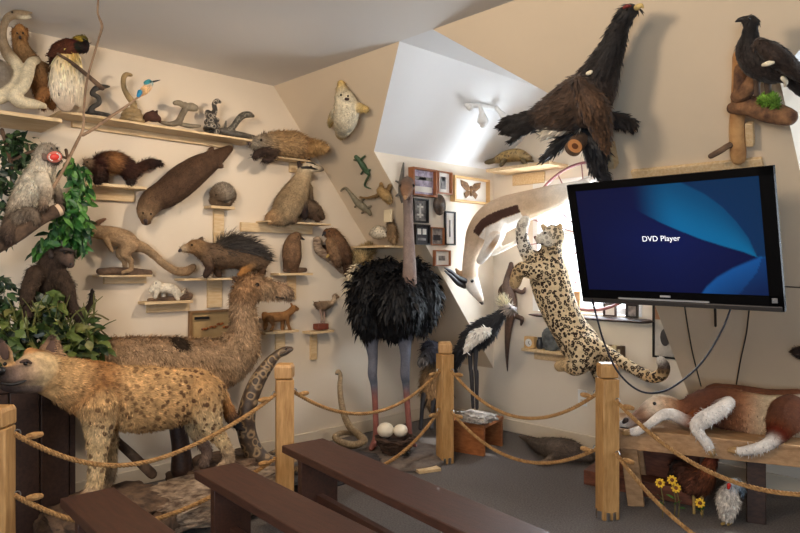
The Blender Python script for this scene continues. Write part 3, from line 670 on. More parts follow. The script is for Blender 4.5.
# cables under the set
def cable(fn, pts, r, label, name='cable', m=None):
    a, _, _ = chain(fn, [(*p, 1) for p in pts], sub=10)
    o_ = MB().tube(a[:, :3], r, 8).build(name, m or BLACKP); return tag(o_, label, 'cable', None)
cable(PD, [(731, 308, 3.05), (722, 330, 3.02), (706, 357, 3.0), (688, 376, 3.0), (664, 391, 3.02), (640, 391, 3.05), (618, 372, 3.1), (604, 342, 3.2), (597, 318, 3.25), (592, 300, 3.2)], .0046, 'thick dark blue cable drooping in a loop below the television', m=mat('dark blue cable', (16, 19, 36), .5))
cable(PS, [(684, 303, .14), (688, 328, .09), (693, 355, .06), (701, 386, .04)], .004, 'thin black cable hanging from the television to the calf neck')
cable(PS, [(749, 311, .14), (746, 335, .08), (741, 358, .05), (736, 386, .03)], .004, 'thin black cable hanging from the television, nearest the right edge')
cable(PS, [(715, 309, .14), (715.5, 326, .12)], .0065, 'short black strap end dangling under the middle of the television', 'strap', BLACKM)
cable(PS, [(779, 286, .03), (790, 287, .02), (806, 287.5, .02)], .003, 'thin dark cable running along the slope beside the television right end')

# ------------------------------------------------------------------ leopard
FY = np.array([0, 1., 0])
l = thing('leopard', 'stuffed leopard with rosette coat leaping up at the hanging antelope', 'animal', PY(565, 330, .4)[0])
L1, L2, LW = (226, 204, 166), (208, 178, 134), (236, 228, 212)
lt = [chain(PY, [(551, 250, .46, 11, L1, 1), (548, 268, .46, 19, L1, 1), (552, 288, .44, 19.5, L1, 1), (559, 308, .42, 18.5, L1, 1), (569, 328, .38, 18, L1, 1), (580, 344, .34, 20, L1, 1), (587, 353, .32, 18, L1, 1)]),
      chain(PY, [(551, 254, .46, 11, L1, 1), (552, 242, .50, 11, L1, .9), (553, 236, .53, 11.5, L1, .9), (547, 238, .58, 8.5, LW, .5), (541, 239, .61, 6, LW, .2)]),
      chain(PY, [(545, 229, .52, 3.5, L2, .3), (543, 226, .52, 2.8, L2, 0)]), chain(PY, [(559, 229, .52, 3.5, L2, .3), (560, 226, .52, 2.8, L2, 0)]),
      chain(PY, [(542, 264, .50, 12, L1, 1), (533, 259, .53, 9, L1, 1), (526, 251, .55, 7, LW, .9), (522, 238, .57, 6.3, LW, .9), (522, 227, .58, 6, LW, .6), (525, 221, .58, 5.5, LW, .2)]),
      chain(PY, [(542, 272, .56, 12, L1, 1), (530, 270, .60, 9, L1, 1), (521, 269, .62, 7, L2, .9), (517, 276, .63, 6.4, L2, .7), (515, 283, .63, 6, L2, .3)]),
      chain(PY, [(584, 350, .40, 18, L1, 1), (580, 362, .44, 13, L1, 1), (574, 368, .46, 8, L2, .8), (566, 365, .46, 6.5, L2, .4), (560, 366, .47, 6, L2, .2)]),
      chain(PY, [(592, 352, .24, 15, L1, 1), (598, 366, .20, 10, L1, 1), (601, 378, .16, 7, L1, .9), (603, 388, .09, 6, L2, .6), (604, 394, .05, 5.5, L2, .2)]),
      chain(PY, [(597, 347, .34, 8, L1, 1), (607, 352, .36, 6.5, L1, 1), (622, 362, .40, 6, L1, 1), (638, 371, .44, 6, L1, 1), (651, 377, .48, 6, L2, 1), (661, 375, .50, 6.2, L2, 1), (664, 367, .51, 6, (70, 54, 48), .5), (661, 361, .51, 5, (228, 220, 206), 0)])]
body('body', lt, coat_mat('leopard coat', 'rosette', spot=(50, 36, 28), sscale=40, amount=.2, scale=90), l, vox=.008, smooth=3,
     fur=[dict(n=9000, L=.012, w=.0025, comb=along(lt[0], lt[8]), lift=.3, jit=.2)])
eye(PY, 545, 233, .62, 1.3, l); parts(PY, [[(535.5, 237.5, .63, 1.8), (537, 239.5, .63, 1.6)]], 'nose', mat('pink brown nose', (120, 80, 74), .6), l)
parts(PY, [[(537, 243, .63, .8), (543, 244, .62, .9)]], 'mouth', BLACKM, l)
for q in ((536, 240, .64), (536, 240, .60)):
    pass

# ------------------------------------------------------------------ hanging antelope
g = thing('antelope', 'pale antelope mount with a dark side stripe leaping head down from the window', 'animal', PY(500, 225, .4)[0])
A1, A2, AW, AD = (204, 178, 150), (186, 152, 118), (240, 234, 226), (74, 50, 42)
gc = [chain(PY, [(585, 186, .30, 6, AW), (572, 189, .32, 7.5, AW), (556, 196, .36, 12, (226, 212, 194)), (538, 202, .38, 14, A1), (520, 208, .40, 16, A1), (504, 214, .42, 17.5, A1), (490, 223, .45, 17.5, A1), (480, 236, .47, 15, A1), (474, 250, .49, 10.5, (222, 200, 176)), (470.5, 264, .50, 8.2, (222, 202, 180)), (470, 276, .50, 8.2, A1)]),
      chain(PY, [(469, 276, .50, 8, A1), (473, 286, .50, 7.4, AW), (477, 293, .50, 5.4, AW), (481, 300, .50, 3.3, (200, 180, 160))]),
      chain(PY, [(463, 276, .53, 3.2, A2), (459, 273, .56, 2.8, A2), (456, 269, .58, 1.2, A2)]),
      chain(PY, [(497, 226, .50, 11, A1), (491, 242, .54, 7, AW), (483, 256, .56, 4.6, AW), (480, 261, .57, 4, AW), (487, 254, .58, 3.4, AW), (494, 244, .58, 3, A2), (499, 236, .58, 2.6, AW)]),
      chain(PY, [(500, 224, .36, 9, A1), (497, 240, .33, 6, AW), (491, 252, .32, 4, AW), (500, 250, .30, 3, AW), (513, 244, .27, 2.4, AW), (520, 240, .26, 2.6, (60, 50, 46))]),
      chain(PY, [(560, 196, .28, 9, AW), (570, 190, .24, 6, AW), (582, 183, .16, 4, AW), (594, 178, .10, 3, AW)])]
gs = np.vstack([PY(x, y, .60)[0] for x, y in ((512, 200), (504, 205), (497, 211), (491, 218), (487, 225), (484, 232))])
def stripe(p, C):
    C = C.copy(); a, b_ = 0, 0
    d = np.linalg.norm(p[:, None] - gs[None], axis=2).min(1); u = np.clip((.150 - d) / .03, 0, 1)[:, None] * (p[:, 1] < WY - .47)[:, None]
    dk = np.array([*srgb(AD), 0]); return C * (1 - u) + dk * u
def stripe2(p, C):
    # dark band along the flank, white belly below it
    ctr = np.array([PY(x, y, o_)[0] for x, y, o_ in ((540, 202, .38), (520, 208, .40), (504, 214, .42), (490, 223, .45), (481, 235, .47))])
    seg = cr(ctr, 12); j = np.argmin(((p[:, None] - seg[None]) ** 2).sum(2), 1); T = np.gradient(seg, axis=0)[j]; T /= np.linalg.norm(T, axis=1)[:, None]
    rel = p - seg[j]; view = CAM - seg[j]; view /= np.linalg.norm(view, axis=1)[:, None]
    side = np.cross(T, view); side /= np.linalg.norm(side, axis=1)[:, None]; side[side[:, 2] > 0] *= 1
    s_ = (rel * np.array([0, -1., 0])).sum(1); up = (rel * np.cross(T, np.array([0, -1., 0]))).sum(1)
    ang = np.degrees(np.arctan2(up, s_)); r_ = np.linalg.norm(rel, axis=1)
    ok = (j > 8) & (j < len(seg) - 1) & (s_ > -.02) & (r_ < .19)
    out = C.copy(); band = ok & (np.abs(ang + SGN * 14) < 15); wht = ok & (SGN * ang < -31)
    out[band] = np.array([*srgb(AD), 0]); out[wht] = np.array([*srgb(AW), 0]); return out
SGN = 1
body('body', gc, coat_mat('short antelope hair', amount=.15, scale=80, bump=.25), g, vox=.008, smooth=4, paint=stripe2)
HORN = mat('black ridged horn', (28, 26, 30), .4, bump=.4, bscale=120)
parts(PY, [[(465, 281, .56, 3), (457, 277, .64, 2.6), (450, 271, .72, 1.9), (445, 268, .78, .8)], [(465, 286, .54, 3), (458, 283, .62, 2.6), (451, 276, .71, 1.9), (445, 271, .78, .8)]], 'horn', HORN, g)
eye(PY, 472, 281, .555, 1.8, g); parts(PY, [[(481, 301, .50, 2.6), (482, 303, .50, 1.8)]], 'nose', mat('dark nose', (60, 46, 44), .6), g)

# ------------------------------------------------------------------ wooden stool with crowned crane
sp_, t_ = PZ(484, 455, 0)
st = thing('wooden_stool', 'low orange wooden box stool under the crested black crane', 'stool', (1.02, 3.12, 0))
SCX, SCY = 1.01, 3.17
SA, SB, SCc = V(PZ(484.5, 457, 0)[0]), V(PZ(458, 452.5, 0)[0]), V(PZ(508.5, 451, 0)[0])
ex = (SB - SA).normalized(); ey = V((-ex.y, ex.x, 0)); ey = ey if ey.dot(SCc - SA) > 0 else -ey
LX, LY, HS = (SB - SA).length + .10, .34, .225; Ms = Matrix((ex, ey, V((0, 0, 1)))).transposed()
SCX, SCY = (SA + ex * LX / 2 + ey * LY / 2)[:2]
def sb(u, v, z, d): return (SA + ex * u + ey * v + V((0, 0, z)), d, Ms)
MB().box(*sb(LX / 2, LY / 2, HS - .013, (LX, LY, .026))).build('top', WOODM, st, bevel=.004)
MB().box(*sb(LX / 2, .014, (HS - .026) / 2, (LX - .01, .026, HS - .027))).build('side_panel', WOODM, st, bevel=.003)
MB().box(*sb(LX / 2, LY - .014, (HS - .026) / 2, (LX - .01, .026, HS - .027))).build('side_panel', WOODM, st, bevel=.003)
MB().box(*sb(LX - .03, LY / 2, (HS - .026) / 2, (.024, LY - .06, HS - .027))).build('end_panel', WOODM, st, bevel=.003)
k = thing('crowned_crane', 'black crane with white wing patch and pale crest standing on the wooden stool', 'bird', (SCX, SCY, .24))
CB, CWH = (26, 26, 32), (236, 230, 220)
cb = [chain(PD, [(462, 349, 4.78, 5, CB), (468, 343, 4.76, 10, CB), (478, 336, 4.74, 12.5, CB), (488, 328, 4.72, 11, CB), (495, 321, 4.7, 7, CB), (501, 315, 4.69, 4.8, CB), (505, 310, 4.68, 4.4, CB)]),
      chain(PD, [(463, 348, 4.78, 7, CB), (458, 358, 4.8, 5, CB), (455, 368, 4.82, 3, CB)]),
      chain(PD, [(506, 310, 4.68, 5, CB), (509, 309, 4.66, 4.4, (206, 190, 176)), (512, 311, 4.64, 3, CB)])]
body('body', cb, coat_mat('black feathers', rough=.55, amount=.4, scale=60, sheen=.2, spec=.4), k, vox=.006, smooth=2, fur=[dict(n=2200, L=.05, w=.010, comb=fdir(-.75, .3, -.5), lift=.12, jit=.15)])
wp = chain(PD, [(467, 349, 4.62, 3, CWH), (473, 340, 4.60, 6, CWH), (480, 334, 4.58, 6.5, CWH), (487, 331, 4.6, 4, CWH)], flat=(np.array([.72, -.69, 0]), .5))
body('wing', [wp], coat_mat('white feathers', rough=.7, amount=.15, scale=50), k, vox=.006, smooth=2, fur=[dict(n=350, L=.035, w=.012, comb=fdir(-.7, .2, -.7), lift=.04, jit=.05)], label='white wing patch')
cv = chain(PD, [(504, 304, 4.69, 3.4, (240, 228, 196)), (502.5, 301.5, 4.70, 2.6, (240, 228, 196))])
body('crest', [cv], coat_mat('white feathers'), k, vox=.005, smooth=1, label='pale golden crest', fur=[dict(n=420, L=.05, w=.003, comb=fdir(-.5, .2, 1), lift=1.3, jit=.35)])
parts(PD, [[(512, 310, 4.64, 2.0), (515.5, 312, 4.62, 1.2), (518, 314, 4.61, .5)]], 'beak', mat('grey beak', (90, 84, 80), .5), k)
eye(PD, 510, 308, 4.62, .9, k)
for a_, b_ in (((470, 345, 4.72), (473, 407, 4.72)), ((476, 343, 4.70), (477, 408, 4.70))):
    parts(PD, [[(*a_, 3.2), ((a_[0] + b_[0]) / 2 - 1, 368, a_[2], 2), ((a_[0] + b_[0]) / 2, 374, a_[2], 2.3), (b_[0], b_[1], b_[2], 1.7)]], 'leg', mat('dark bird leg', (48, 46, 50), .6), k)
# the rock plate it stands on
rb = thing('rock_plate', 'rough grey and white rock plate on the stool under the crane feet', 'rock', (SCX, SCY, .24))
rock('stone', (PD(477, 411, 4.70)[0][0], PD(477, 411, 4.70)[0][1], .275), (.27, .2, .06), 33, mat('pale limestone', (214, 206, 196), .9, dark=(96, 92, 92), scale=20, bump=.8), rb, amp=.25, sub=4)

# ------------------------------------------------------------------ tall dark headed vulture like bird behind the post
z = thing('standing_vulture', 'dark headed tan and black bird standing in the corner behind the middle post', 'bird', PD(430, 418, 5.15)[0])
zc = [chain(PD, [(430, 349, 5.1, 9, (66, 64, 74)), (436, 352, 5.0, 7, (70, 68, 78)), (428, 354, 4.95, 6, (60, 58, 66)), (423, 359, 4.9, 4, (90, 84, 80))]),
      chain(PD, [(434, 350, 5.12, 9, (66, 64, 74)), (438, 362, 5.14, 9, (110, 92, 72)), (434, 378, 5.15, 13, (172, 136, 96)), (432, 394, 5.18, 12, (176, 140, 100)), (434, 404, 5.2, 8, (84, 72, 62))]),
      chain(PD, [(440, 368, 5.2, 9, (62, 56, 54)), (444, 388, 5.22, 9, (52, 48, 48)), (446, 408, 5.25, 5, (46, 44, 44)), (446, 420, 5.27, 3, (46, 44, 44))])]
body('body', zc, coat_mat('vulture feathers', amount=.45, scale=50, rough=.8), z, vox=.008, smooth=2, fur=[dict(n=2600, L=.05, w=.010, comb=fdir(0, 0, -1), lift=.2, jit=.25)])
parts(PD, [[(421, 360, 4.88, 3), (419, 364, 4.87, 2), (420, 367, 4.87, .8)]], 'beak', mat('grey beak'  , (90, 84, 80), .5), z); eye(PD, 425, 356, 4.87, 1.3, z)
for x in (421.5, 432): parts(PD, [[(x + 4, 394, 5.12, 4.5), (x + 1, 406, 5.1, 2.4), (x, 418, 5.1, 2), (x - 1, 428, 5.08, 2.2)]], 'leg', mat('dark bird leg', (48, 46, 50), .6), z)

# ------------------------------------------------------------------ capercaillie on the slope with its wooden mount
q = thing('capercaillie', 'large dark brown grouse with neck stretched up, mounted on the slope', 'bird', PS(590, 120, .1)[0])
Q1, Q2, Q3 = (46, 37, 33), (70, 52, 40), (33, 29, 28)
SNn = -SN
qb = [chain(PS, [(535, 118, .14, 10, Q3), (556, 112, .16, 19, Q2), (575, 104, .18, 25, Q2), (592, 90, .19, 24, Q2), (602, 70, .19, 18, Q1), (611, 50, .18, 13.5, Q3), (617, 34, .17, 11, Q3), (622, 22, .17, 8.5, Q3)]),
      chain(PS, [(621, 24, .17, 9, Q3), (626, 15, .17, 9, Q3), (631, 11, .17, 7, Q3), (635, 9, .17, 4.5, Q3)]),
      chain(PS, [(540, 116, .15, 9, Q3), (525, 123, .17, 8, Q3), (512, 128, .19, 6, Q3), (504, 131, .2, 3, Q3)]),
      chain(PS, [(536, 116, .15, 6, Q3), (520, 117, .17, 4, Q3), (507, 121, .19, 3.4, Q3), (500, 126, .2, 2, Q3)]), chain(PS, [(538, 122, .16, 6, Q3), (526, 130, .19, 4, Q3), (516, 137, .21, 3.4, Q3), (511, 142, .22, 2, Q3)]),
      chain(PS, [(580, 84, .30, 9, Q2), (592, 104, .31, 14, (92, 66, 46)), (600, 122, .28, 12, (96, 68, 46)), (604, 140, .25, 7, (112, 80, 54)), (606, 150, .23, 3, (112, 80, 54))]),
      chain(PS, [(612, 118, .10, 7, Q1), (624, 122, .08, 7, Q1), (631, 124, .07, 5.5, Q1)])]
qcomb = along(chain(PS, [(636, 8, .2, 5), (620, 30, .2, 5), (604, 66, .2, 5), (585, 95, .2, 5), (550, 112, .2, 5), (500, 132, .2, 5)]), chain(PS, [(585, 80, .3, 5), (595, 105, .3, 5), (606, 150, .28, 5)]))
body('body', qb, coat_mat('grouse feathers', amount=.5, scale=55, rough=.65, sheen=.15), q, vox=.007, smooth=3,
     fur=[dict(n=5200, L=.035, w=.010, comb=qcomb, lift=.15, jit=.15), dict(n=200, L=.13, w=.022, comb=qcomb, lift=.15, jit=.12, keep=lambda p, n: (p[:, 0] < 1.88)),
          dict(n=120, L=.04, w=.004, comb=fdir(.4, -.3, -1), lift=.5, jit=.3, keep=lambda p, n: (p[:, 2] > 2.44) & (p[:, 0] > 2.6))])
parts(PS, [[(637, 7.5, .18, 3.2), (641, 5.5, .18, 2.2), (643, 7.5, .18, 1)]], 'beak', mat('pale horn beak', (206, 178, 110), .5), q)
eye(PS, 627, 9, .235, 1.5, q); parts(PS, [[(624, 7.5, .225, 1.5), (627, 6, .23, 1.8), (630, 6, .225, 1.4)]], 'eyebrow', mat('red skin', (112, 34, 28), .6), q)
parts(PS, [[(588, 73.5, .27, 2.2), (591, 72, .27, 2)]], 'shoulder_spot', mat('white spot', (226, 216, 190), .8), q)
wv = [chain(PS, [(548, 133, .20, 5, (224, 214, 196)), (562, 128, .21, 6, (224, 214, 196)), (578, 124, .2, 5, (200, 186, 164))])]
body('under_tail', wv, coat_mat('white feathers'), q, vox=.007, smooth=2, label='white under tail feathers', fur=[dict(n=300, L=.05, w=.012, comb=fdir(-1, 0, -.4), lift=.1, jit=.15)])
# second dark bird below
w = thing('black_bird', 'small black bird mount with spread tail below the big dark grouse', 'bird', PS(580, 145, .08)[0])
wb = [chain(PS, [(540, 133, .16, 3, Q3), (552, 131, .16, 6, Q3), (566, 128, .15, 8, (30, 28, 30)), (580, 131, .13, 10, (30, 28, 30)), (592, 141, .12, 12, (30, 28, 30)), (597, 155, .12, 11, (30, 28, 32)), (598, 168, .12, 8, (30, 28, 32)), (604, 176, .12, 5, (30, 28, 32))]),
      chain(PS, [(572, 134, .16, 5, (30, 28, 30)), (562, 142, .2, 5, (30, 28, 30)), (553, 151, .22, 4.5, (30, 28, 30)), (545, 158, .23, 2.5, (30, 28, 30))])]
body('body', wb, coat_mat('black feathers'), w, vox=.007, smooth=2, fur=[dict(n=1500, L=.05, w=.012, comb=along(wb[0], wb[1]), lift=.15, jit=.2)])
parts(PS, [[(541, 133, .165, 2), (535, 132, .16, 1.2), (531, 133, .16, .6)]], 'beak', HORN, w)
mm = thing('log_mount', 'sawn pine block and log slice behind the two dark birds', 'mount', PS(590, 150, .05)[0])
smb(MB(), 598, 155, 615, 155, 26, .03, .06).build('block', PINE, mm, bevel=.004)
a_, t_ = PS(575, 146, .24); MB().lathe(a_, [(0, -.10), (.042, -.10), (.042, .03), (.038, .032), (0, .032)], 20, axis=-SN).build('log', BARK, mm)
MB().lathe(PS(575, 146, .272)[0], [(0, -.002), (.037, -.002), (.037, .003), (0, .003)], 20, axis=-SN).build('cut_face', mat('orange cut wood', (196, 136, 84), .6), mm)
MB().lathe(PS(575, 146, .276)[0], [(0, -.002), (.016, -.002), (.016, .003), (0, .003)], 16, axis=-SN).build('heartwood', mat('dark heartwood', (104, 60, 34), .6), mm)

# ------------------------------------------------------------------ black grouse on its branch
BRK2 = mat('red brown bark', (138, 100, 68), .9, dark=(72, 48, 36), scale=18, bump=.9, bscale=45)
u = thing('branch_perch', 'forked tree branch with a green moss tuft on a batten by the slope', 'branch', PS(745, 120, .05)[0])
mb = MB(); pix_tube(mb, PS, [(739, 56, .03, 6), (738.5, 90, .035, 6.5), (737, 125, .04, 7), (738, 150, .04, 7.5), (738.5, 158, .04, 7)], 12); mb.build('peeled_pole', mat('peeled pale wood', (206, 160, 106), .6, dark=(160, 112, 70), scale=10), u)
smb(MB(), 746, 134, 754, 134, 26, .03, .03).build('batten', PINE, u, bevel=.003)
mb = MB(); pix_tube(mb, PS, [(742, 70, .10, 7.5), (742, 88, .11, 8), (740, 104, .10, 8)], 12); mb.build('upright_stub', BRK2, u)
mb = MB(); pix_tube(mb, PS, [(733, 108, .10, 6), (750, 106, .13, 10), (770, 112, .16, 11), (788, 117, .19, 9)], 12); mb.build('limb', BRK2, u)
mb = MB(); pix_tube(mb, PS, [(738, 96, .12, 7), (745, 92, .14, 8), (752, 80, .14, 6), (753, 74, .13, 5)], 12); mb.build('crook', BRK2, u)
mb = MB(); pix_tube(mb, PS, [(737, 142, .05, 3.2), (728, 146, .07, 3), (720, 151, .09, 3), (711, 156, .11, 2.8)], 8); mb.build('twig', BARK, u)
mo_ = chain(PS, [(763, 101, .18, 3.5, (120, 160, 62)), (769, 99, .19, 5, (128, 170, 66)), (776, 104, .2, 3.6, (104, 140, 54))])
body('moss', [mo_], coat_mat('moss', amount=.4), u, vox=.006, smooth=1, fur=[dict(n=900, L=.018, w=.004, comb=fdir(0, 0, 1), lift=1, jit=.6)], label='bright green moss tuft')
v_ = thing('black_grouse', 'dark brown black grouse perched on the mossy branch near the right edge', 'bird', PS(765, 60, .15)[0])
vc = [chain(PS, [(747, 20, .20, 5, Q3), (751, 22, .2, 6.6, Q3), (750, 34, .2, 7.8, Q3), (750, 48, .2, 14, (42, 33, 30)), (760, 58, .2, 19, (42, 33, 30)), (776, 66, .19, 18, (42, 33, 30)), (790, 73, .18, 12, (42, 33, 30)), (797, 84, .18, 8, Q3), (801, 92, .18, 5, Q3)]),
      chain(PS, [(760, 44, .28, 7, (54, 40, 32)), (774, 55, .27, 10, (54, 40, 32)), (788, 67, .26, 8, (54, 40, 32)), (800, 77, .24, 5, (48, 36, 30))])]
vcomb = along(chain(PS, [(745, 18, .2, 5), (750, 40, .2, 5), (770, 60, .2, 5), (800, 90, .2, 5)]))
body('body', vc, coat_mat('grouse feathers'), v_, vox=.007, smooth=3, fur=[dict(n=2600, L=.022, w=.009, comb=vcomb, lift=.05, jit=.07)])
parts(PS, [[(744, 19, .2, 3), (739, 20, .2, 2.2), (736, 21.5, .2, .9)]], 'beak', HORN, v_); eye(PS, 749, 18, .25, 1.5, v_)
parts(PS, [[(763, 65, .315, 1.5), (768, 63.5, .325, 2.6), (773, 62.5, .325, 1.6)], [(783, 78, .245, 2.5), (786, 82, .24, 2.2), (785, 86, .23, 1.2)]], 'white_spot', mat('white spot', (226, 216, 190), .8), v_)
parts(PS, [[(757, 74, .18, 4.5), (757, 84, .17, 3), (757, 94, .16, 3)], [(768, 78, .2, 4.5), (768, 88, .19, 3), (768, 99, .18, 3)]], 'leg', Q_LEG if 'Q_LEG' in globals() else mat('feathered brown leg', (90, 72, 60), .9), v_)

# ------------------------------------------------------------------ shelves on the left wall
def lshelf(name, label, x0, x1, y, off, th=.018, batten=None, m=None, cleat=None):
    xm = (x0 + x1) / 2; p, t = PL(xm, y, off); z = p[2]; ya = PL(x0, y, off)[0][1]; yb = PL(x1, y, off)[0][1]
    s = thing(name, label, 'shelf', (off / 2, (ya + yb) / 2, z), 'wall shelves on the left wall' if name == 'wall_shelf' else None)
    MB().box((off / 2 + .001, (ya + yb) / 2, z - th / 2), (off, yb - ya, th)).build('board', m or PINE, s, bevel=.002)
    if batten:                                          # upright batten below the board: x0,x1,y1
        a = PL(batten[0], batten[2], .02)[0]; b = PL(batten[1], batten[2], .02)[0]; zb = a[2]
        MB().box((.012, (a[1] + b[1]) / 2, (z - th + zb) / 2), (.022, abs(b[1] - a[1]), z - th - zb)).build('batten', PINE, s, bevel=.002)
    if cleat:                                           # rail below the board: x0,x1,height px
        a = PL(cleat[0], y, .02)[0]; b = PL(cleat[1], y, .02)[0]; hh = cleat[2] * t / F
        MB().box((.015, (a[1] + b[1]) / 2, z - th - hh / 2), (.028, abs(b[1] - a[1]), hh)).build('cleat', PINE, s, bevel=.002)
    return z
Z0 = lshelf('long_shelf', 'long pale pine shelf high on the left wall carrying small snakes and birds', 60, 256, 125, .19, th=.014, cleat=(72, 232, 6))
Z1 = lshelf('deep_shelf', 'deep pale board shelf in the upper left corner under the pale snake', -60, 62, 110, .36, th=.02)
lshelf('wall_shelf', 'pine shelf with a deep rail below the dark polecat', 82, 147, 184, .13, cleat=(78, 134, 12))
lshelf('wall_shelf', 'dark log topped shelf under the long tailed kangaroo like animal', 99, 152, 275, .11, th=.012, cleat=(104, 146, 7))
lshelf('wall_shelf', 'small pine shelf under the white ermine', 145, 193, 301, .11, cleat=(147, 189, 9))
lshelf('wall_shelf', 'pine shelf on an upright batten under the spiny porcupine', 184, 272, 278, .14, th=.014, batten=(208, 222, 308))
lshelf('wall_shelf', 'tiny pine shelf on a batten under the round grey hedgehog', 211, 235, 206, .10, batten=(214, 224, 243))
lshelf('wall_shelf', 'pine shelf with a long rail under the sitting badger', 268, 331, 222, .16, th=.012, cleat=(241, 312, 9))
lshelf('wall_shelf', 'small pine shelf on a batten under the upright brown bird', 279, 313, 273, .11, batten=(288, 296, 300))
lshelf('wall_shelf', 'small pine shelf on a batten under the tan mongoose', 265, 299, 331, .10, batten=(276, 285, 350))
lshelf('wall_shelf', 'small pine shelf on a batten under the ostrich chick', 310, 334, 331, .10, batten=(311, 317, 360))
lshelf('wall_shelf', 'short pine board under the marmot at the wall corner', 274, 311, 158, .13, th=.012, batten=(290, 297, 172))

def critter(name, label, cat, chains, m, vox=.005, smooth=2, eyes=(), fur=None, paint=None, fn=PL, parts_=(), loc=None):
    a = chains[0][0]; loc = a[len(a) // 2, :3] if loc is None else loc
    t = thing(name, label, cat, loc); body('body', chains, m, t, vox=vox, smooth=smooth, fur=fur, paint=paint)
    for e in eyes: eye(fn, *e, t)
    for nm, mm, rows in parts_: parts(fn, rows, nm, mm, t)
    return t
FURM = coat_mat('small mammal fur', amount=.4, scale=90); SCALEM = coat_mat('reptile scales', amount=.35, scale=160, rough=.5, spec=.45, bump=.3)
FEAM = coat_mat('small bird feathers', amount=.5, scale=120, rough=.75)
SNAKEM = coat_mat('banded snake skin', 'bars', rough=.45, scale=160, amount=.25, sscale=34, spot=(30, 27, 26), spec=.45)
NOSEM = mat('dark nose', (40, 32, 30), .6)

# pale cobra and mongoose in the upper corner
PC1, PC2 = (226, 212, 180), (150, 128, 98)
critter('cobra', 'pale bellied cobra with open mouth coiled around the mongoose in the upper corner', 'snake',
    [chain(PL, [(-14, 84, .30, 7, PC2), (-4, 97, .31, 7, PC1), (6, 93, .31, 7.4, PC1), (16, 81, .30, 7, PC1), (17, 66, .27, 6.4, PC1), (8, 54, .26, 6, PC2), (3, 42, .27, 4.5, PC2), (3, 29, .28, 3.6, PC2), (7, 19, .29, 3.8, PC2), (14, 14.5, .30, 4.2, PC2), (22, 13.5, .31, 3.4, PC2), (31, 12.5, .31, 1.6, PC2)], sub=8),
     chain(PL, [(15, 16, .30, 3.4, PC2), (23, 17.5, .31, 2.4, PC1), (31, 17.5, .31, 1.3, PC1)]),
     chain(PL, [(37, 60, .24, 4, PC2), (31, 63, .30, 5, PC1), (27, 75, .33, 6.2, PC1), (22, 87, .34, 6.2, PC1), (14, 95, .34, 6, PC1), (20, 102, .34, 6.4, PC1), (34, 104, .33, 5, PC1), (44, 106, .31, 3, PC1)], sub=8),
     chain(PL, [(-8, 66, .3, 8, (120, 110, 94)), (2, 70, .3, 9, (128, 116, 100)), (4, 82, .3, 8, (128, 116, 100)), (-4, 88, .3, 8, (120, 110, 94))])],
    SCALEM, eyes=[(12, 12, .335, 1)], vox=.006, parts_=[('fang', WHITEP, [[(29, 12.5, .31, .8), (29.5, 15, .31, .3)]])])
critter('mongoose', 'brown mongoose standing upright fighting the pale cobra in the upper corner', 'animal',
    [chain(PL, [(44, 98, .18, 8, (138, 96, 60)), (40, 82, .19, 10, (140, 100, 62)), (32, 68, .20, 11.5, (134, 102, 68)), (24, 54, .21, 9.5, (140, 108, 72)), (20, 43, .22, 7, (160, 120, 76)), (20, 34, .22, 7.2, (172, 124, 74)), (20, 29, .23, 5, (176, 126, 74))]),
     chain(PL, [(14, 33, .22, 2.4, (150, 104, 60)), (13, 29, .22, 1.5, (150, 104, 60))]), chain(PL, [(26, 33, .22, 2.4, (150, 104, 60)), (27, 29, .22, 1.5, (150, 104, 60))]),
     chain(PL, [(33, 62, .19, 5, (134, 102, 68)), (44, 66, .17, 4, (124, 92, 60)), (52, 71, .16, 3, (110, 80, 52))]),
     chain(PL, [(44, 92, .24, 6, (150, 104, 62)), (40, 101, .26, 4, (150, 104, 62)), (43, 107, .28, 3, (130, 90, 54))]), chain(PL, [(48, 96, .18, 6, (140, 98, 60)), (52, 106, .18, 4, (130, 90, 54))])],
    FURM, vox=.006, fur=[dict(n=3000, L=.018, w=.003, comb=fdir(0, .2, -1), lift=.4, jit=.3)], eyes=[(17, 33, .275, .9), (23, 33, .275, .9)], parts_=[('nose', NOSEM, [[(20, 37, .29, 1.4), (20, 38, .285, 1.2)]])])
# bird of paradise
bp = critter('bird_of_paradise', 'bird of paradise with maroon back and long trailing cream plumes on a stick', 'bird',
    [chain(PL, [(52, 55, .24, 4, (74, 40, 26)), (59, 50, .24, 7.5, (92, 50, 30)), (68, 48, .24, 9, (96, 52, 32)), (76, 46, .24, 7.5, (80, 44, 30)), (80, 42, .24, 6.5, (196, 166, 60)), (83, 40, .25, 5, (28, 46, 24))]),
     chain(PL, [(78, 47, .27, 5, (22, 34, 20)), (83, 48, .27, 5.5, (40, 18, 20)), (86, 44, .27, 3.5, (24, 22, 20))]),
     chain(PL, [(56, 54, .22, 3, (74, 40, 26)), (52, 60, .22, 2.5, (60, 34, 24)), (50, 64, .22, 1.2, (60, 34, 24))])],
    FEAM, eyes=[(84, 39, .285, .9)], fur=[dict(n=900, L=.018, w=.005, comb=fdir(0, -1, -.3), lift=.15, jit=.15)],
    parts_=[('beak', mat('pale blue beak', (176, 178, 176), .5), [[(85, 40, .26, 1.6), (88, 40, .26, .6)]])])
pl_ = chain(PL, [(68, 54, .25, 8, (222, 184, 96)), (65, 66, .25, 12, (232, 214, 174)), (64, 82, .25, 14, (234, 222, 198)), (64, 96, .25, 13, (222, 206, 184)), (65, 103, .24, 9, (196, 174, 152))], flat=(FX, .45))
p2_ = chain(PL, [(74, 56, .25, 6, (222, 196, 130)), (77, 70, .25, 6, (232, 220, 190)), (78, 90, .25, 6, (226, 212, 186)), (79, 103, .24, 4, (214, 196, 170))], flat=(FX, .45))
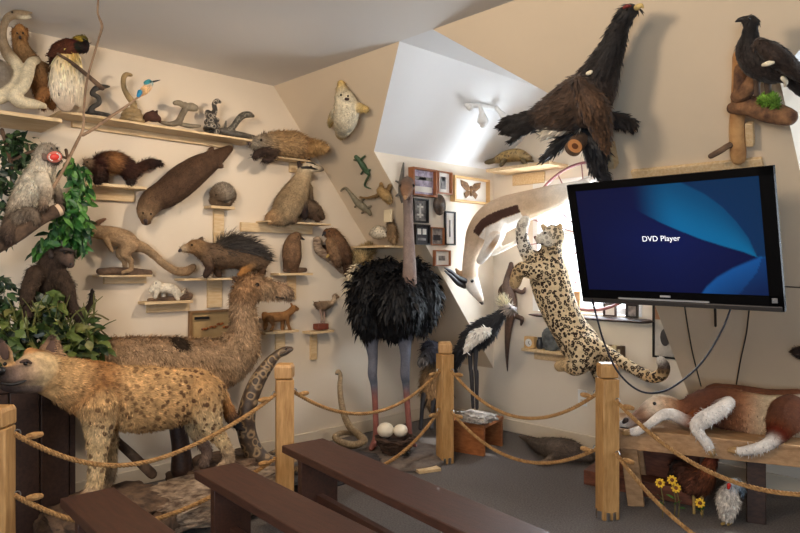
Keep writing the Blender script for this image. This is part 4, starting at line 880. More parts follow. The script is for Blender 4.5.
body('plumes', [pl_, p2_], coat_mat('white feathers'), bp, vox=.007, smooth=3, fur=[dict(n=1100, L=.05, w=.008, comb=fdir(0, 0, -1), lift=.04, jit=.04, keep=lambda p, n: p[:, 2] > 2.28)], label='long cream and yellow trailing plumes')
mb = MB(); pix_tube(mb, PL, [(58, 54, .27, 1.5), (72, 63, .28, 2), (88, 76, .30, 2.2), (102, 88, .31, 2.6)], 8); tag(mb.build('perch_stick', BARK), 'short pale stick slanting down from the bird of paradise', 'stick')
# small snakes on the shelf
critter('dark_snake', 'small dark snake figure rearing in an S beside the bare branch', 'snake',
    [chain(PL, [(86, 113, .12, 1.6), (96, 113, .14, 2.2), (108, 115, .13, 2), (112, 116, .12, 1)], (54, 50, 46)), chain(PL, [(90, 112, .13, 2.8), (93, 107, .14, 2.6), (99, 103, .14, 2.4), (98, 97, .14, 2.4), (92, 94, .14, 2.2), (95, 89, .14, 2.6), (101, 87, .14, 2.8), (109, 86.5, .14, 1.2)], (58, 54, 48), sub=8)], SCALEM, vox=.0045, smooth=1)
critter('rearing_snake', 'tan snake rearing like a walking stick from its stacked coils', 'snake',
    [chain(PL, [(131, 75, .14, 1.8), (126, 74.5, .14, 2.4), (123.5, 79, .14, 2.6), (124, 88, .14, 2.6), (128, 96, .14, 3), (133, 103, .14, 3.4), (134, 109, .14, 3.6)], (166, 140, 96), sub=8)] +
    [chain3([(PL(132, 100, .13)[0][0] + r_ * math.cos(a), PL(132, 100, .13)[0][1] + r_ * math.sin(a), Z0 + z_, .017, (160, 136, 96)) for a in np.linspace(0, 6.28, 13)], sub=3) for r_, z_ in ((.055, .015), (.046, .045), (.036, .07))], SCALEM, vox=.005, smooth=1)
critter('kingfisher', 'tiny bright blue and orange kingfisher perched on the thin branch tip', 'bird',
    [chain(PL, [(140, 95, .30, 2, (232, 160, 90)), (144, 91, .30, 4, (240, 196, 140)), (148, 87, .30, 3.8, (238, 200, 160)), (150, 83.5, .30, 3.4, (120, 170, 176))]),
     chain(PL, [(140, 92, .31, 2.6, (60, 160, 200)), (138, 96, .31, 1.6, (50, 140, 200))]), chain(PL, [(146, 83, .31, 2.4, (70, 160, 170)), (149, 81.5, .31, 2.4, (70, 150, 160))])], FEAM, vox=.0035, smooth=1,
    eyes=[(151, 82, .335, .7)], parts_=[('beak', BLACKM, [[(152, 82, .3, 1), (156, 81, .3, .8), (160, 80, .3, .3)]])])
critter('brown_lizard', 'small dark brown curled creature on the long shelf', 'animal',
    [chain(PL, [(144, 121, .12, 2), (148, 117, .13, 4.6), (153, 117, .13, 5), (158, 119, .13, 3.6), (160, 121.5, .13, 1.6)], (82, 54, 44)), chain(PL, [(150, 114, .13, 2.5), (153, 111.5, .13, 1.6)], (70, 46, 38)), chain(PL, [(155, 115, .13, 2.5), (157, 111, .13, 1)], (70, 46, 38))], FURM, vox=.0045, smooth=1)
critter('hooded_snake', 'grey snake with a widely spread two lobed hood on the long shelf', 'snake',
    [chain(PL, [(160, 122, .12, 1.5), (170, 124, .13, 2.4), (178, 122, .13, 3.4), (182, 115, .13, 3.2), (185, 109, .13, 3.2), (185, 105, .14, 3.2)], (116, 104, 86)),
     chain(PL, [(186, 107, .14, 3.4), (191, 107, .14, 4.4), (195, 108, .14, 3.6)], (150, 138, 116)), chain(PL, [(183, 105, .14, 3), (179, 103, .14, 3), (175, 103, .14, 2.4)], (140, 128, 106)), chain(PL, [(180, 124, .12, 2), (190, 126, .12, 2.4), (200, 126, .12, 1.4)], (134, 124, 106))], SCALEM, vox=.0045, smooth=1)
critter('banded_snake', 'black and white banded snake coiled upright with a raised head', 'snake',
    [chain3([(PL(212, 120, .11)[0][0] + r_ * math.cos(a), PL(212, 120, .11)[0][1] + r_ * math.sin(a), Z0 + .02 + .115 * i / 26, .018, (176, 166, 150), 1) for i in range(27) for a in [i * 6.28 / 9] for r_ in [.045 - .02 * i / 26]], sub=3),
     chain(PL, [(208, 113, .12, 3.4), (212, 116, .15, 3.2), (215, 110, .15, 2.6), (214, 104, .15, 2.4), (217, 101, .15, 2.6), (220, 102, .15, 1.6)], (176, 166, 150), spot=1)], SNAKEM, vox=.0045, smooth=1)
critter('mottled_snake', 'mottled grey snake lying flat with its head raised at the shelf end', 'snake',
    [chain(PL, [(222, 131, .12, 3.4), (234, 134, .14, 3.6), (246, 136, .14, 3), (254, 137, .12, 2)], (96, 90, 82), spot=.4), chain(PL, [(228, 131, .13, 3.2), (233, 127, .14, 3.2), (238, 120, .15, 3.2), (243, 115.5, .15, 3.4), (249, 114.5, .15, 3.2), (253, 116, .15, 1.8)], (130, 124, 110), spot=.8),
     chain(PL, [(225, 129, .11, 1.8), (226, 121, .11, .8)], (96, 90, 82))], SNAKEM, vox=.0045, smooth=1)
# marmot at the corner
MA = (172, 140, 100)
critter('marmot', 'grizzled brown marmot crouching on a board high in the wall corner', 'animal',
    [chain(PL, [(254, 143, .17, 5.5, (150, 140, 124)), (264, 143, .16, 8, (150, 130, 104)), (276, 143, .14, 11, MA), (292, 144, .13, 12.5, MA), (304, 147, .14, 10.5, (166, 128, 88)), (312, 148, .20, 7, (178, 140, 92)), (319, 147, .28, 5.5, (180, 144, 96)), (325, 149, .34, 3, (180, 144, 96))]),
     chain(PL, [(268, 150, .18, 5, (70, 54, 44)), (258, 153, .2, 3.4, (60, 46, 40)), (254, 157, .21, 2.4, (60, 46, 40))]), chain(PL, [(274, 151, .18, 4, (80, 62, 48)), (270, 158, .19, 3, (66, 50, 42)), (264, 160, .2, 2.2, (60, 46, 40))]),
     chain(PL, [(263, 136, .17, 2, (90, 76, 64)), (265, 134, .16, 1.4, (90, 76, 64))])], FURM, eyes=[(261, 140, .23, 1.3)], fur=[dict(n=5200, L=.03, w=.005, comb=fdir(0, 1, -.25), lift=.5, jit=.3)], parts_=[('nose', NOSEM, [[(250, 143, .18, 1.8), (249, 144, .18, 1.4)]])])
# polecat
PO, PD_ = (72, 44, 32), (156, 108, 66)
critter('polecat', 'dark brown arched polecat with bushy tail on the shelf beside the foliage', 'animal',
    [chain(PL, [(88, 163, .10, 4.5, (150, 128, 104)), (95, 166, .10, 7, PO), (103, 162, .10, 9, PO), (112, 162, .10, 10.5, PD_), (121, 164, .10, 10, PO), (129, 170, .10, 9, PO), (133, 172, .09, 6, PO), (142, 166, .08, 4.6, PO), (151, 163, .08, 4.6, (56, 38, 32)), (159, 163, .08, 2.8, (44, 32, 28))]),
     chain(PL, [(98, 168, .12, 6, PO), (98, 176, .13, 4.6, (52, 36, 30)), (96, 182, .13, 3, (44, 32, 28))]), chain(PL, [(104, 170, .07, 4.6, PO), (103, 181, .07, 2.8, (44, 32, 28))]),
     chain(PL, [(130, 172, .12, 6, PO), (131, 179, .12, 3.6, (52, 36, 30)), (129, 182.5, .13, 2.8, (44, 32, 28))]), chain(PL, [(126, 172, .07, 5, PO), (129, 181, .06, 2.8, (44, 32, 28))])],
    FURM, eyes=[(87, 162, .14, .9)], fur=[dict(n=4500, L=.026, w=.003, comb=fdir(0, 1, -.5), lift=.5, jit=.3)], parts_=[('nose', NOSEM, [[(84.5, 164, .105, 1.3), (83.5, 164.5, .105, 1)]])])
# otter
OT, OTL = (84, 62, 46), (150, 122, 92)
critter('otter', 'sleek dark brown otter mounted diagonally head down on the left wall', 'animal',
    [chain(PL, [(229, 149, .05, 4, OT), (222, 154, .05, 6.5, OT), (211, 161, .07, 10, OT), (198, 169, .09, 13.5, OT), (182, 181, .105, 15.5, OT), (167, 193, .10, 14.5, OT), (154, 200, .09, 12.5, (100, 76, 56)), (148, 208, .10, 11, (120, 94, 70)), (146, 215, .11, 8.5, OTL), (146, 220, .11, 5.5, (120, 92, 66))]),
     chain(PL, [(206, 158, .10, 4, OT), (210, 151, .11, 3, OT), (212, 149, .11, 2.4, OT)]), chain(PL, [(214, 164, .10, 4, OT), (221, 166, .11, 2.8, OT)])],
    FURM, vox=.006, smooth=3, eyes=[(143, 213, .16, 1), (151, 214, .16, 1)], fur=[dict(n=6500, L=.012, w=.0025, comb=along(chain(PL, [(146, 220, .1, 5), (180, 182, .1, 5), (230, 148, .1, 5)])), lift=.2, jit=.15)],
    parts_=[('nose', NOSEM, [[(145.5, 221, .15, 2.2), (146, 223.5, .14, 1.6)]])])
# kangaroo like animal
KG = (172, 142, 108)
critter('rat_kangaroo', 'tan long tailed kangaroo like animal leaning forward on a log topped shelf', 'animal',
    [chain(PL, [(84, 233, .11, 3, (140, 112, 84)), (90, 231, .11, 5.5, KG), (97, 232, .11, 6.8, KG), (106, 233, .10, 7.5, KG), (116, 236, .10, 9, KG), (126, 240, .10, 9.5, KG), (134, 245, .09, 7.5, KG), (144, 248, .09, 5, KG), (154, 255, .08, 4.2, (180, 150, 116)), (164, 264, .08, 3.8, (180, 150, 116)), (176, 271, .08, 4.2, (168, 138, 104)), (187, 271, .08, 4.6, (150, 122, 92)), (193, 267, .08, 3.4, (110, 90, 70))]),
     chain(PL, [(94, 226, .12, 2.4, (130, 96, 74)), (99, 222, .12, 2.6, (130, 96, 74)), (105, 219, .12, 1.6, (130, 96, 74))], flat=(FX, .6)),
     chain(PL, [(130, 246, .13, 7.5, KG), (124, 254, .14, 4.4, KG), (130, 260, .13, 3, KG), (131, 269, .12, 2.2, KG), (123, 272.5, .13, 2, KG)]), chain(PL, [(126, 246, .06, 6, KG), (119, 254, .06, 3.6, KG), (124, 261, .06, 2.6, KG), (125, 271, .06, 2, KG)]),
     chain(PL, [(106, 238, .12, 3.4, KG), (109, 246, .13, 2.4, KG), (112, 251, .13, 1.8, KG)])],
    FURM, eyes=[(88, 229.5, .165, 1)], fur=[dict(n=3000, L=.012, w=.0025, comb=fdir(0, 1, -.3), lift=.25, jit=.2)])
mb = MB(); pix_tube(mb, PL, [(100, 271.5, .07, 3.6), (116, 271, .07, 4), (134, 272, .07, 4), (149, 273, .07, 3.4)], 10); tag(mb.build('log', BARK), 'short bark covered log on the shelf under the kangaroo like animal', 'log')
# ermine
WH = (236, 226, 206)
critter('ermine', 'white ermine arching its back on the small shelf above the pictures', 'animal',
    [chain(PL, [(151, 291, .08, 2.6, WH), (155, 287, .08, 4, WH), (157, 284, .08, 3.8, WH), (160, 289, .07, 4.4, WH), (166, 288, .07, 5, WH), (173, 290, .07, 5.2, WH), (178, 294, .07, 4, WH), (182, 294, .06, 2, (200, 188, 166)), (185, 289, .06, 1.4, (170, 150, 130)), (188, 294, .06, 1.2, (90, 70, 60))]),
     chain(PL, [(158, 290, .09, 3, WH), (155, 297, .09, 2, WH)]), chain(PL, [(175, 293, .09, 3, WH), (178, 299, .09, 2, WH)]), chain(PL, [(164, 292, .05, 2.4, WH), (163, 299, .05, 1.8, WH)])], FURM, vox=.004, smooth=1, eyes=[(156, 283, .11, .7)])
mb = MB(); pix_tube(mb, PL, [(149, 300, .07, 1.8), (166, 299, .07, 2.2), (181, 298, .07, 3), (189, 296, .07, 4)], 8); tag(mb.build('log', BARK), 'thin bark log on the shelf under the white ermine', 'log')
# porcupine
PQ, PQ2 = (108, 86, 66), (150, 118, 84)
qsp = chain(PL, [(222, 250, .13, 10, (66, 60, 56)), (234, 247, .13, 12, (66, 60, 56)), (250, 251, .13, 11, (66, 60, 56)), (262, 258, .12, 7, (66, 60, 56))])
pq = critter('porcupine', 'brown animal with a raised back of dark spines on the middle shelf', 'animal',
    [chain(PL, [(183, 249, .14, 3.6, (190, 170, 140)), (189, 248, .14, 5.5, PQ2), (196, 247, .14, 8, PQ2), (206, 252, .13, 10, PQ), (220, 256, .13, 12.5, PQ), (236, 256, .13, 13, PQ), (252, 260, .12, 11.5, PQ), (262, 262, .11, 7, PQ), (269, 256, .10, 3, PQ)]), qsp,
     chain(PL, [(207, 259, .16, 6, PQ), (209, 268, .17, 4, (70, 52, 42)), (206, 275, .17, 3.4, (60, 46, 38))]), chain(PL, [(215, 262, .09, 6, PQ), (218, 274, .09, 3.6, (80, 60, 46))]),
     chain(PL, [(250, 264, .16, 6, PQ2), (245, 270, .17, 4, (176, 124, 70)), (240, 275, .17, 3, (176, 124, 70))]), chain(PL, [(258, 265, .12, 5, PQ), (262, 271, .12, 4, (90, 66, 48)), (259, 275.5, .12, 3, (90, 66, 48))]),
     chain(PL, [(200, 240, .14, 2.2, PQ), (202, 238, .14, 1.6, PQ)])], FURM, vox=.006, eyes=[(192, 245, .19, 1.1)],
    fur=[dict(n=3000, L=.02, w=.003, comb=fdir(0, 1, -.5), lift=.4, jit=.3)], parts_=[('nose', NOSEM, [[(180.5, 250, .145, 1.8), (179.5, 251, .145, 1.4)]])])
body('spines', [qsp], coat_mat('porcupine quills', amount=.6, scale=120, rough=.5), pq, vox=.008, smooth=1, fur=[dict(n=1500, L=.075, w=.0035, comb=fdir(0, 1, -.15), lift=.75, jit=.16, keep=lambda p, n: n[:, 2] > -.3)], label='raised dark quills')
# hedgehog
critter('hedgehog', 'round grey furry creature on a tiny shelf above the porcupine', 'animal',
    [chain(PL, [(214, 201, .07, 5, (126, 104, 82)), (218, 196, .08, 9.5, (126, 104, 82)), (224, 193, .085, 10.5, (150, 138, 122)), (229, 197, .07, 7.5, (120, 98, 78)), (228, 202, .07, 4, (120, 98, 78))]), chain(PL, [(216, 203, .08, 4, (110, 90, 70)), (228, 203, .08, 4, (110, 90, 70))])], FURM, vox=.005,
    fur=[dict(n=2400, L=.012, w=.003, comb=fdir(0, 0, 1), lift=1, jit=.3)], eyes=[(216, 195, .125, .8), (221, 196, .135, .8)])
# badger and the dark marmot behind it
BG, BGW = (150, 128, 98), (202, 186, 156)
critter('badger', 'sitting pale badger with black and white striped face looking to the room', 'animal',
    [chain(PL, [(272, 218, .13, 7, (176, 140, 100)), (282, 214, .13, 13, BG), (290, 203, .13, 15, BG), (297, 190, .13, 12.5, (168, 146, 114)), (302, 179, .14, 9, (176, 154, 122)), (305, 171, .14, 7.6, BGW), (310, 167.5, .15, 6.2, (214, 200, 174)), (316, 168, .16, 4.4, (206, 190, 164)), (321, 169, .165, 2.8, (120, 106, 92))]),
     chain(PL, [(302, 196, .18, 6, BG), (304, 207, .19, 4, (60, 46, 40)), (305, 216, .19, 3.4, (50, 40, 36))]), chain(PL, [(308, 188, .11, 5, (150, 128, 100)), (310, 204, .11, 4, (50, 40, 36)), (312, 216, .11, 3.4, (50, 40, 36))]),
     chain(PL, [(285, 215, .17, 8, BG), (294, 220, .18, 4, (110, 88, 68))]), chain(PL, [(300, 166, .14, 2.8, (70, 56, 50)), (299, 163, .14, 2.2, (50, 42, 38))]), chain(PL, [(309, 162, .11, 2.6, (70, 56, 50)), (309, 160, .11, 2, (50, 42, 38))])],
    FURM, vox=.006, fur=[dict(n=5000, L=.022, w=.003, comb=fdir(0, -.5, -1), lift=.3, jit=.25, keep=lambda p, n: (p[:, 2] < 1.97))], eyes=[(311, 166.6, .2, .9), (315, 164.6, .195, .7)],
    parts_=[('face_stripe', BLACKM, [[(302, 167.5, .175, 1.2), (308, 167.5, .19, 1.5), (314, 168.6, .185, 1.2), (319, 169.6, .18, .7)], [(307, 162.5, .165, 1.0), (312, 163.5, .18, 1.1), (317, 166, .185, .8)]]), ('nose', NOSEM, [[(321, 169, .165, 2), (322.5, 169.5, .165, 1.6)]])])
critter('woodchuck', 'dark grey brown crouching rodent behind the sitting badger', 'animal',
    [chain(PL, [(322, 217, .08, 3.4), (316, 212, .08, 7), (308, 208, .08, 10), (298, 208, .085, 11), (290, 213, .06, 7)], (112, 92, 74)), chain(PL, [(310, 214, .11, 4), (318, 220, .12, 2.6)], (90, 70, 56))], FURM, vox=.006, eyes=[(318, 210, .135, .9)], fur=[dict(n=1800, L=.016, w=.003, comb=fdir(0, -1, -.4), lift=.4, jit=.3)])
# upright brown bird
critter('upright_bird', 'small stout brown owl like bird standing on the shelf above the mongoose', 'bird',
    [chain(PL, [(293, 269, .06, 5.5, (112, 84, 62)), (292, 259, .075, 9.5, (124, 94, 70)), (292, 249, .075, 9.5, (128, 98, 72)), (294, 240, .07, 7.5, (130, 100, 74)), (296, 237, .07, 5.5, (120, 92, 68))]), chain(PL, [(288, 258, .06, 6, (96, 72, 54)), (286, 268, .06, 3, (90, 66, 50))])], FEAM, fur=[dict(n=1200, L=.014, w=.005, comb=fdir(0, 0, -1), lift=.15, jit=.2)],
    eyes=[(298, 237, .11, .9)], parts_=[('beak', HORN, [[(301, 238, .075, 1.5), (304, 239.5, .075, .8)]])])
mb = MB(); pix_tube(mb, PL, [(285, 270, .06, 2.4), (295, 270, .06, 3), (305, 270, .06, 2.4)], 8); tag(mb.build('log', BARK), 'short log piece on the shelf under the upright brown bird', 'log')
# hawk on a slanting branch
hk_ = critter('hawk', 'brown hooked bill hawk clinging to a slanting branch on the left wall', 'bird',
    [chain(PL, [(328, 233, .12, 5, (120, 84, 56)), (333, 235, .12, 7, (120, 86, 58)), (338, 244, .12, 9, (104, 76, 54)), (343, 254, .11, 9, (96, 68, 48)), (346, 263, .09, 6, (84, 60, 44)), (346, 272, .07, 4, (74, 54, 42))]), chain(PL, [(330, 242, .14, 5, (150, 116, 84)), (334, 254, .13, 6, (140, 108, 80)), (338, 264, .11, 4, (110, 84, 62))])], FEAM, vox=.005,
    fur=[dict(n=1400, L=.025, w=.007, comb=fdir(0, .5, -1), lift=.12, jit=.15)], eyes=[(329, 231, .17, .9)], parts_=[('beak', HORN, [[(324.5, 233, .125, 2), (322.5, 235.5, .125, .8)]]), ('leg', mat('yellow leg', (170, 140, 80), .7), [[(331, 252, .13, 1.6), (327, 257, .12, 1.3)]])])
b_ = thing('hawk_branch', 'peeled curved branch piece holding the brown hawk on the wall', 'branch', PL(328, 252, .05)[0])
mb = MB(); pix_tube(mb, PL, [(317, 240, .06, 4), (319, 250, .06, 4.6), (327, 256, .07, 4.4), (336, 264, .07, 3.6), (342, 271, .06, 3)], 10); mb.build('branch', DRIFT, b_)
MB().box(PL(322, 249, .02)[0], (.045, .05, .06)).build('bracket', DARKW, b_)
# tan mongoose
critter('tan_mongoose', 'small orange brown mongoose with curled tail on the shelf beside the camel head', 'animal',
    [chain(PL, [(297, 309, .07, 2.2), (294, 308.5, .07, 3.4), (290, 312, .07, 3.6), (284, 316, .07, 4.6), (276, 317, .07, 5), (268, 317, .06, 4.6), (264, 314, .06, 2.4), (264, 320, .06, 1.8), (267, 325, .06, 1.4)], (166, 118, 72)),
     chain(PL, [(287, 317, .09, 2.6), (288, 324, .09, 1.8), (290, 330, .09, 1.6)], (160, 112, 68)), chain(PL, [(283, 318, .05, 2.6), (282, 329, .05, 1.6)], (160, 112, 68)), chain(PL, [(270, 318, .09, 3.6), (273, 325, .09, 1.8), (271, 330, .09, 1.6)], (160, 112, 68)), chain(PL, [(266, 318, .05, 3), (265, 329, .05, 1.6)], (160, 112, 68)),
     chain(PL, [(292, 305.5, .07, 1.2), (291, 303.5, .07, .9)], (160, 112, 68))], FURM, vox=.004, smooth=1, eyes=[(296, 307, .095, .6)])
# ostrich chick
critter('ostrich_chick', 'small pale ostrich chick standing on a reddish block on its own shelf', 'bird',
    [chain(PL, [(316, 304, .07, 2.6, (110, 90, 72)), (321, 306, .07, 5, (140, 116, 92)), (327, 305, .07, 4, (170, 146, 118)), (332, 303, .07, 2.4, (190, 166, 138)), (334, 299, .07, 2, (200, 176, 148)), (335, 296, .07, 2.6, (176, 150, 122)), (338, 297, .07, 1.6, (150, 126, 100))])], FEAM, vox=.004, smooth=1, fur=[dict(n=500, L=.014, w=.003, comb=fdir(0, -.6, -.6), lift=.4, jit=.4, keep=lambda p, n: p[:, 2] < 1.17)],
    eyes=[(336, 295.5, .09, .5)], parts_=[('leg', mat('grey pink leg', (150, 124, 110), .7), [[(320, 309, .08, 1.6), (321.5, 316, .08, .9), (321, 323, .08, .8)], [(324, 309, .06, 1.6), (324.5, 316, .06, .9), (324, 323, .06, .8)]])])
mb = MB(); a_ = PL(321, 326.5, .06)[0]; mb.box(a_, (.07, .10, .045)); tag(mb.build('block', mat('reddish wood', (128, 66, 48), .6, var=.3), bevel=.006), 'small reddish block under the ostrich chick', 'block')
# framed insects behind the camel
def wallframe(name, label, corners, fn_axis, m, depth, pic, border=.012, cat='picture', group=None):
    """corners: (lo, hi) world points of the frame face on a vertical wall; fn_axis 'x' for walls facing +x, 'y' for the window wall"""
    lo, hi = [np.array(c, float) for c in corners]; f = thing(name, label, cat, (lo + hi) / 2, group); mb = MB(); c = (lo + hi) / 2; s = np.abs(hi - lo)
    i = 1 if fn_axis == 'x' else 0; n = 0 if fn_axis == 'x' else 1; sg = 1 if fn_axis == 'x' else -1
    def bx(du, dz, w, h_, d, o):
        cc = c.copy(); cc[i] += du; cc[2] += dz; cc[n] += sg * (o + d / 2); dd = [0, 0, 0]; dd[i] = w; dd[n] = d; dd[2] = h_; return cc, dd
    for k in (-1, 1):
        mb.box(*bx(k * (s[i] - border) / 2, 0, border, s[2], depth, .001)); mb.box(*bx(0, k * (s[2] - border) / 2, s[i] - 2 * border, border, depth, .001))
    mb.build('frame', m, f, smooth=False)
    MB().box(*bx(0, 0, s[i] - 2 * border, s[2] - 2 * border, depth * .4, .001)).build('picture', pic, f, smooth=False)
    return f, bx
lo, hi = PL(190, 344, .03)[0], PL(234, 309, .03)[0]; lo[0] = hi[0] = 0; hi[1] = PL(236, 325, .03)[0][1]
f_, bx = wallframe('specimen_frame', 'wooden framed board of orange and black striped insects behind the camel neck', (lo, hi), 'x', mat('dark gold frame', (132, 98, 62), .5), .035, mat('olive backing board', (176, 146, 100), .85, var=.1), .014)
for k, (x, y, a) in enumerate(((202, 318, 0), (205, 329, 1), (213, 327, 1), (220, 324, 1), (226, 327, 1))):
    p_, t_ = PL(x, y, .03); mb = MB()
    if a:
        for j in range(5): mb.ball(p_ + np.array([0, (j - 2) * .009, .003 * math.sin(j * 2)]), .0085, (.6, 1, .9), n=8)
        mb.build('striped_insect', mat('orange insect', (206, 112, 38), .5, dark=(34, 26, 24), scale=55), f_)
    else: mb.box(p_, (.012, .10, .016)); mb.build('dark_stick', BLACKM, f_)
p_ = PL(215, 341, .05)[0]; MB().box(p_, (.004, .10, .014)).build('caption_strip', WHITEP, f_)

# ------------------------------------------------------------------ monkeys, branches and foliage at the left edge
TWIG = mat('pale grey twig', (158, 132, 106), .85, dark=(120, 96, 76), scale=20, bump=.4)
bw = thing('bare_branch', 'thin bare twig rising past the bird of paradise to the ceiling', 'branch', PL(60, 190, .4)[0])
mb = MB(); pix_tube(mb, PL, [(48, 196, .55, 1.8), (62, 172, .52, 1.6), (76, 144, .48, 1.6), (83, 128, .46, 1.4), (84, 105, .50, 1.2), (87, 80, .58, 1.2), (93, 58, .66, 1.1), (99, 38, .74, 1.1), (102, 26, .80, 1.4), (98, 14, .84, 1.0), (98, 3, .86, 1.0), (99, -6, .88, .9)], 7); mb.build('main_twig', TWIG, bw)
mb = MB(); pix_tube(mb, PL, [(83, 135, .46, 1.7), (95, 128, .42, 1.6), (110, 117, .38, 1.5), (124, 108, .34, 1.4), (136, 99, .31, 1.0), (147, 91, .30, .9)], 7); mb.build('side_twig', TWIG, bw)
tb = thing('tree_branch', 'thick brown tree branch on which the pale monkey sits', 'branch', PL(20, 230, .5)[0])
mb = MB(); pix_tube(mb, PL, [(-30, 262, .48, 8), (-5, 247, .50, 7.5), (18, 234, .52, 7), (40, 219, .54, 6.5), (58, 210, .55, 6.5)], 12); mb.build('limb', BARK, tb)
p_, t_ = PL(58.6, 210, .555); MB().lathe(p_, [(0, -.01), (.030, -.01), (.030, .008), (0, .008)], 14, axis=(PL(60, 209.2, .55)[0] - PL(56, 211, .55)[0])).build('cut_end', mat('pale cut wood', (216, 190, 160), .7), tb)
MK, MKD = (238, 226, 204), (134, 116, 98)
mk = critter('pale_monkey', 'cream grey monkey screaming with a red open mouth on the thick branch', 'animal',
    [chain(PL, [(16, 222, .42, 10.5, MKD), (22, 206, .43, 12.5, (190, 174, 152)), (31, 190, .45, 13.5, MK), (39, 175, .46, 12.5, MK), (44, 164, .47, 10.5, MK), (47, 154, .48, 11, (196, 184, 166)), (53, 157, .51, 8.5, (84, 68, 62))]),
     chain(PL, [(42, 178, .52, 7, MK), (47, 192, .56, 5.6, (190, 176, 156)), (43, 204, .58, 4.4, (150, 130, 110)), (44, 207, .585, 4, (84, 70, 60))]), chain(PL, [(48, 176, .44, 6, MK), (56, 192, .46, 5, (180, 166, 148)), (60, 202, .52, 4, (84, 70, 60))]),
     chain(PL, [(20, 218, .50, 8.5, (150, 134, 116)), (32, 213, .56, 6, (140, 124, 108)), (37, 221, .58, 4.2, MKD), (38, 220, .58, 4, (80, 66, 56))]), chain(PL, [(14, 222, .46, 10, (130, 112, 96)), (8, 232, .52, 7.5, (100, 84, 72)), (8, 240, .55, 5, (70, 56, 50))])],
    FURM, vox=.008, smooth=3, loc=PL(20, 235, .5)[0], fur=[dict(n=9000, L=.022, w=.003, comb=fdir(.2, -.2, -1), lift=.3, jit=.3, keep=lambda p, n: ~((p[:, 2] > 1.74) & (p[:, 0] > .53)))])
RED = mat('red mouth lining', (214, 62, 50), .4)
p_, t_ = PL(54.5, 157, .55); vd = (CAM - p_) / np.linalg.norm(CAM - p_); Mv = V((0, 0, 1)).rotation_difference(V(vd)).to_matrix()
mb = MB(); mb.ball(p_, 7 * t_ / F, (.82, 1.0, .45), Mv, 16); mb.build('open_mouth', mat('pink gum', (214, 120, 104), .4), mk)
MB().ball(p_ + vd * .012, 4.6 * t_ / F, (.75, 1, .45), Mv, 14).build('tongue', RED, mk)
for s_ in (1, -1):
    for k in range(5):
        a = (k - 2) * .42; q_ = V(p_) + V(vd) * .012 + Mv @ V((math.sin(a) * .019, s_ * math.cos(a) * .024, .008))
        MB().ball(q_, .0038, n=8).build('tooth', WHITEP, mk)
eye(PL, 51.5, 148.5, .55, 1.2, mk); eye(PL, 57, 148.5, .545, 1.2, mk)
for x in (46, 42): parts(PL, [[(x - 1, 158, .53 - (46 - x) * .02, 3), (x - 2, 155, .52 - (46 - x) * .02, 2.4)]], 'ear', mat('grey ear skin', (120, 100, 90), .8), mk)
DM, DM2 = (76, 60, 48), (64, 50, 42)
critter('dark_monkey', 'dark brown monkey leaning on both arms in the ivy under the hanging leaves', 'animal',
    [chain(PL, [(46, 316, .22, 13, DM), (45, 300, .26, 14, DM), (46, 284, .34, 14.5, DM), (50, 270, .39, 13.5, DM), (56, 260, .42, 12.5, DM2), (62, 256, .45, 11.5, (70, 56, 46))]), chain(PL, [(64, 256, .48, 8.5, (78, 64, 54)), (68, 260, .52, 6.5, (96, 78, 68)), (70, 264, .53, 4.6, (84, 68, 60))]),
     chain(PL, [(36, 274, .42, 9.5, DM), (28, 290, .47, 7, DM), (27, 308, .49, 6, DM2), (30, 322, .50, 5, DM2)]), chain(PL, [(60, 276, .44, 9, DM), (68, 289, .47, 7, DM), (71, 304, .49, 6, DM2), (78, 317, .50, 5, DM2)]),
     chain(PL, [(54, 312, .36, 4, DM), (74, 314, .34, 3, DM2), (88, 308, .33, 2.8, DM2), (92, 298, .33, 2.8, (44, 36, 32)), (92, 290, .33, 2, (44, 36, 32))])],
    FURM, vox=.008, smooth=3, fur=[dict(n=8000, L=.022, w=.003, comb=fdir(.1, 0, -1), lift=.3, jit=.3, keep=lambda p, n: ~((p[:, 2] > 1.33) & (p[:, 0] > .5)))], eyes=[(64.5, 253, .545, 1.2), (70.5, 253.5, .53, 1.2)],
    parts_=[('brow', mat('dark monkey skin', (52, 42, 38), .7), [[(61, 250, .53, 1.6), (67, 249.5, .55, 1.8), (73, 251, .52, 1.4)]]), ('nostril', BLACKM, [[(70, 264, .56, .8), (71.5, 264, .555, .8)]]), ('ear', mat('dark monkey skin', (52, 42, 38), .7), [[(52, 256, .47, 3.2), (51, 252, .46, 2.4)]])], loc=PL(45, 318, .4)[0])
LEAFC = coat_mat('varied leaf', rough=.42, amount=.2, scale=30, bump=.1, spec=.5)
def leafset(name, m, parent, spots, L, W, pal=((40, 92, 38), (28, 70, 32), (66, 120, 50), (92, 146, 64))):
    """spots: rows of (point, direction, normal) for single pointed leaves"""
    mb = MB()
    for p, d, n_ in spots:
        d = V(d).normalized(); n_ = V(n_); n_ = (n_ - d * n_.dot(d)).normalized(); s_ = d.cross(n_); l = L * (.7 + .6 * random.random()); w = W * (.8 + .4 * random.random()); p = V(p)
        q = [p, p + d * l * .35 + s_ * w * .5 + n_ * w * .12, p + d * l * .7 + s_ * w * .36 + n_ * w * .05, p + d * l - n_ * l * .12, p + d * l * .7 - s_ * w * .36 + n_ * w * .05, p + d * l * .35 - s_ * w * .5 + n_ * w * .12, p + d * l * .35, p + d * l * .7]
        mb.add(q, [(0, 1, 6), (1, 2, 7, 6), (2, 3, 7), (0, 6, 5), (6, 7, 4, 5), (7, 3, 4)], srgb(random.choice(pal)))
    return mb.build(name, LEAFC, parent, smooth=False)
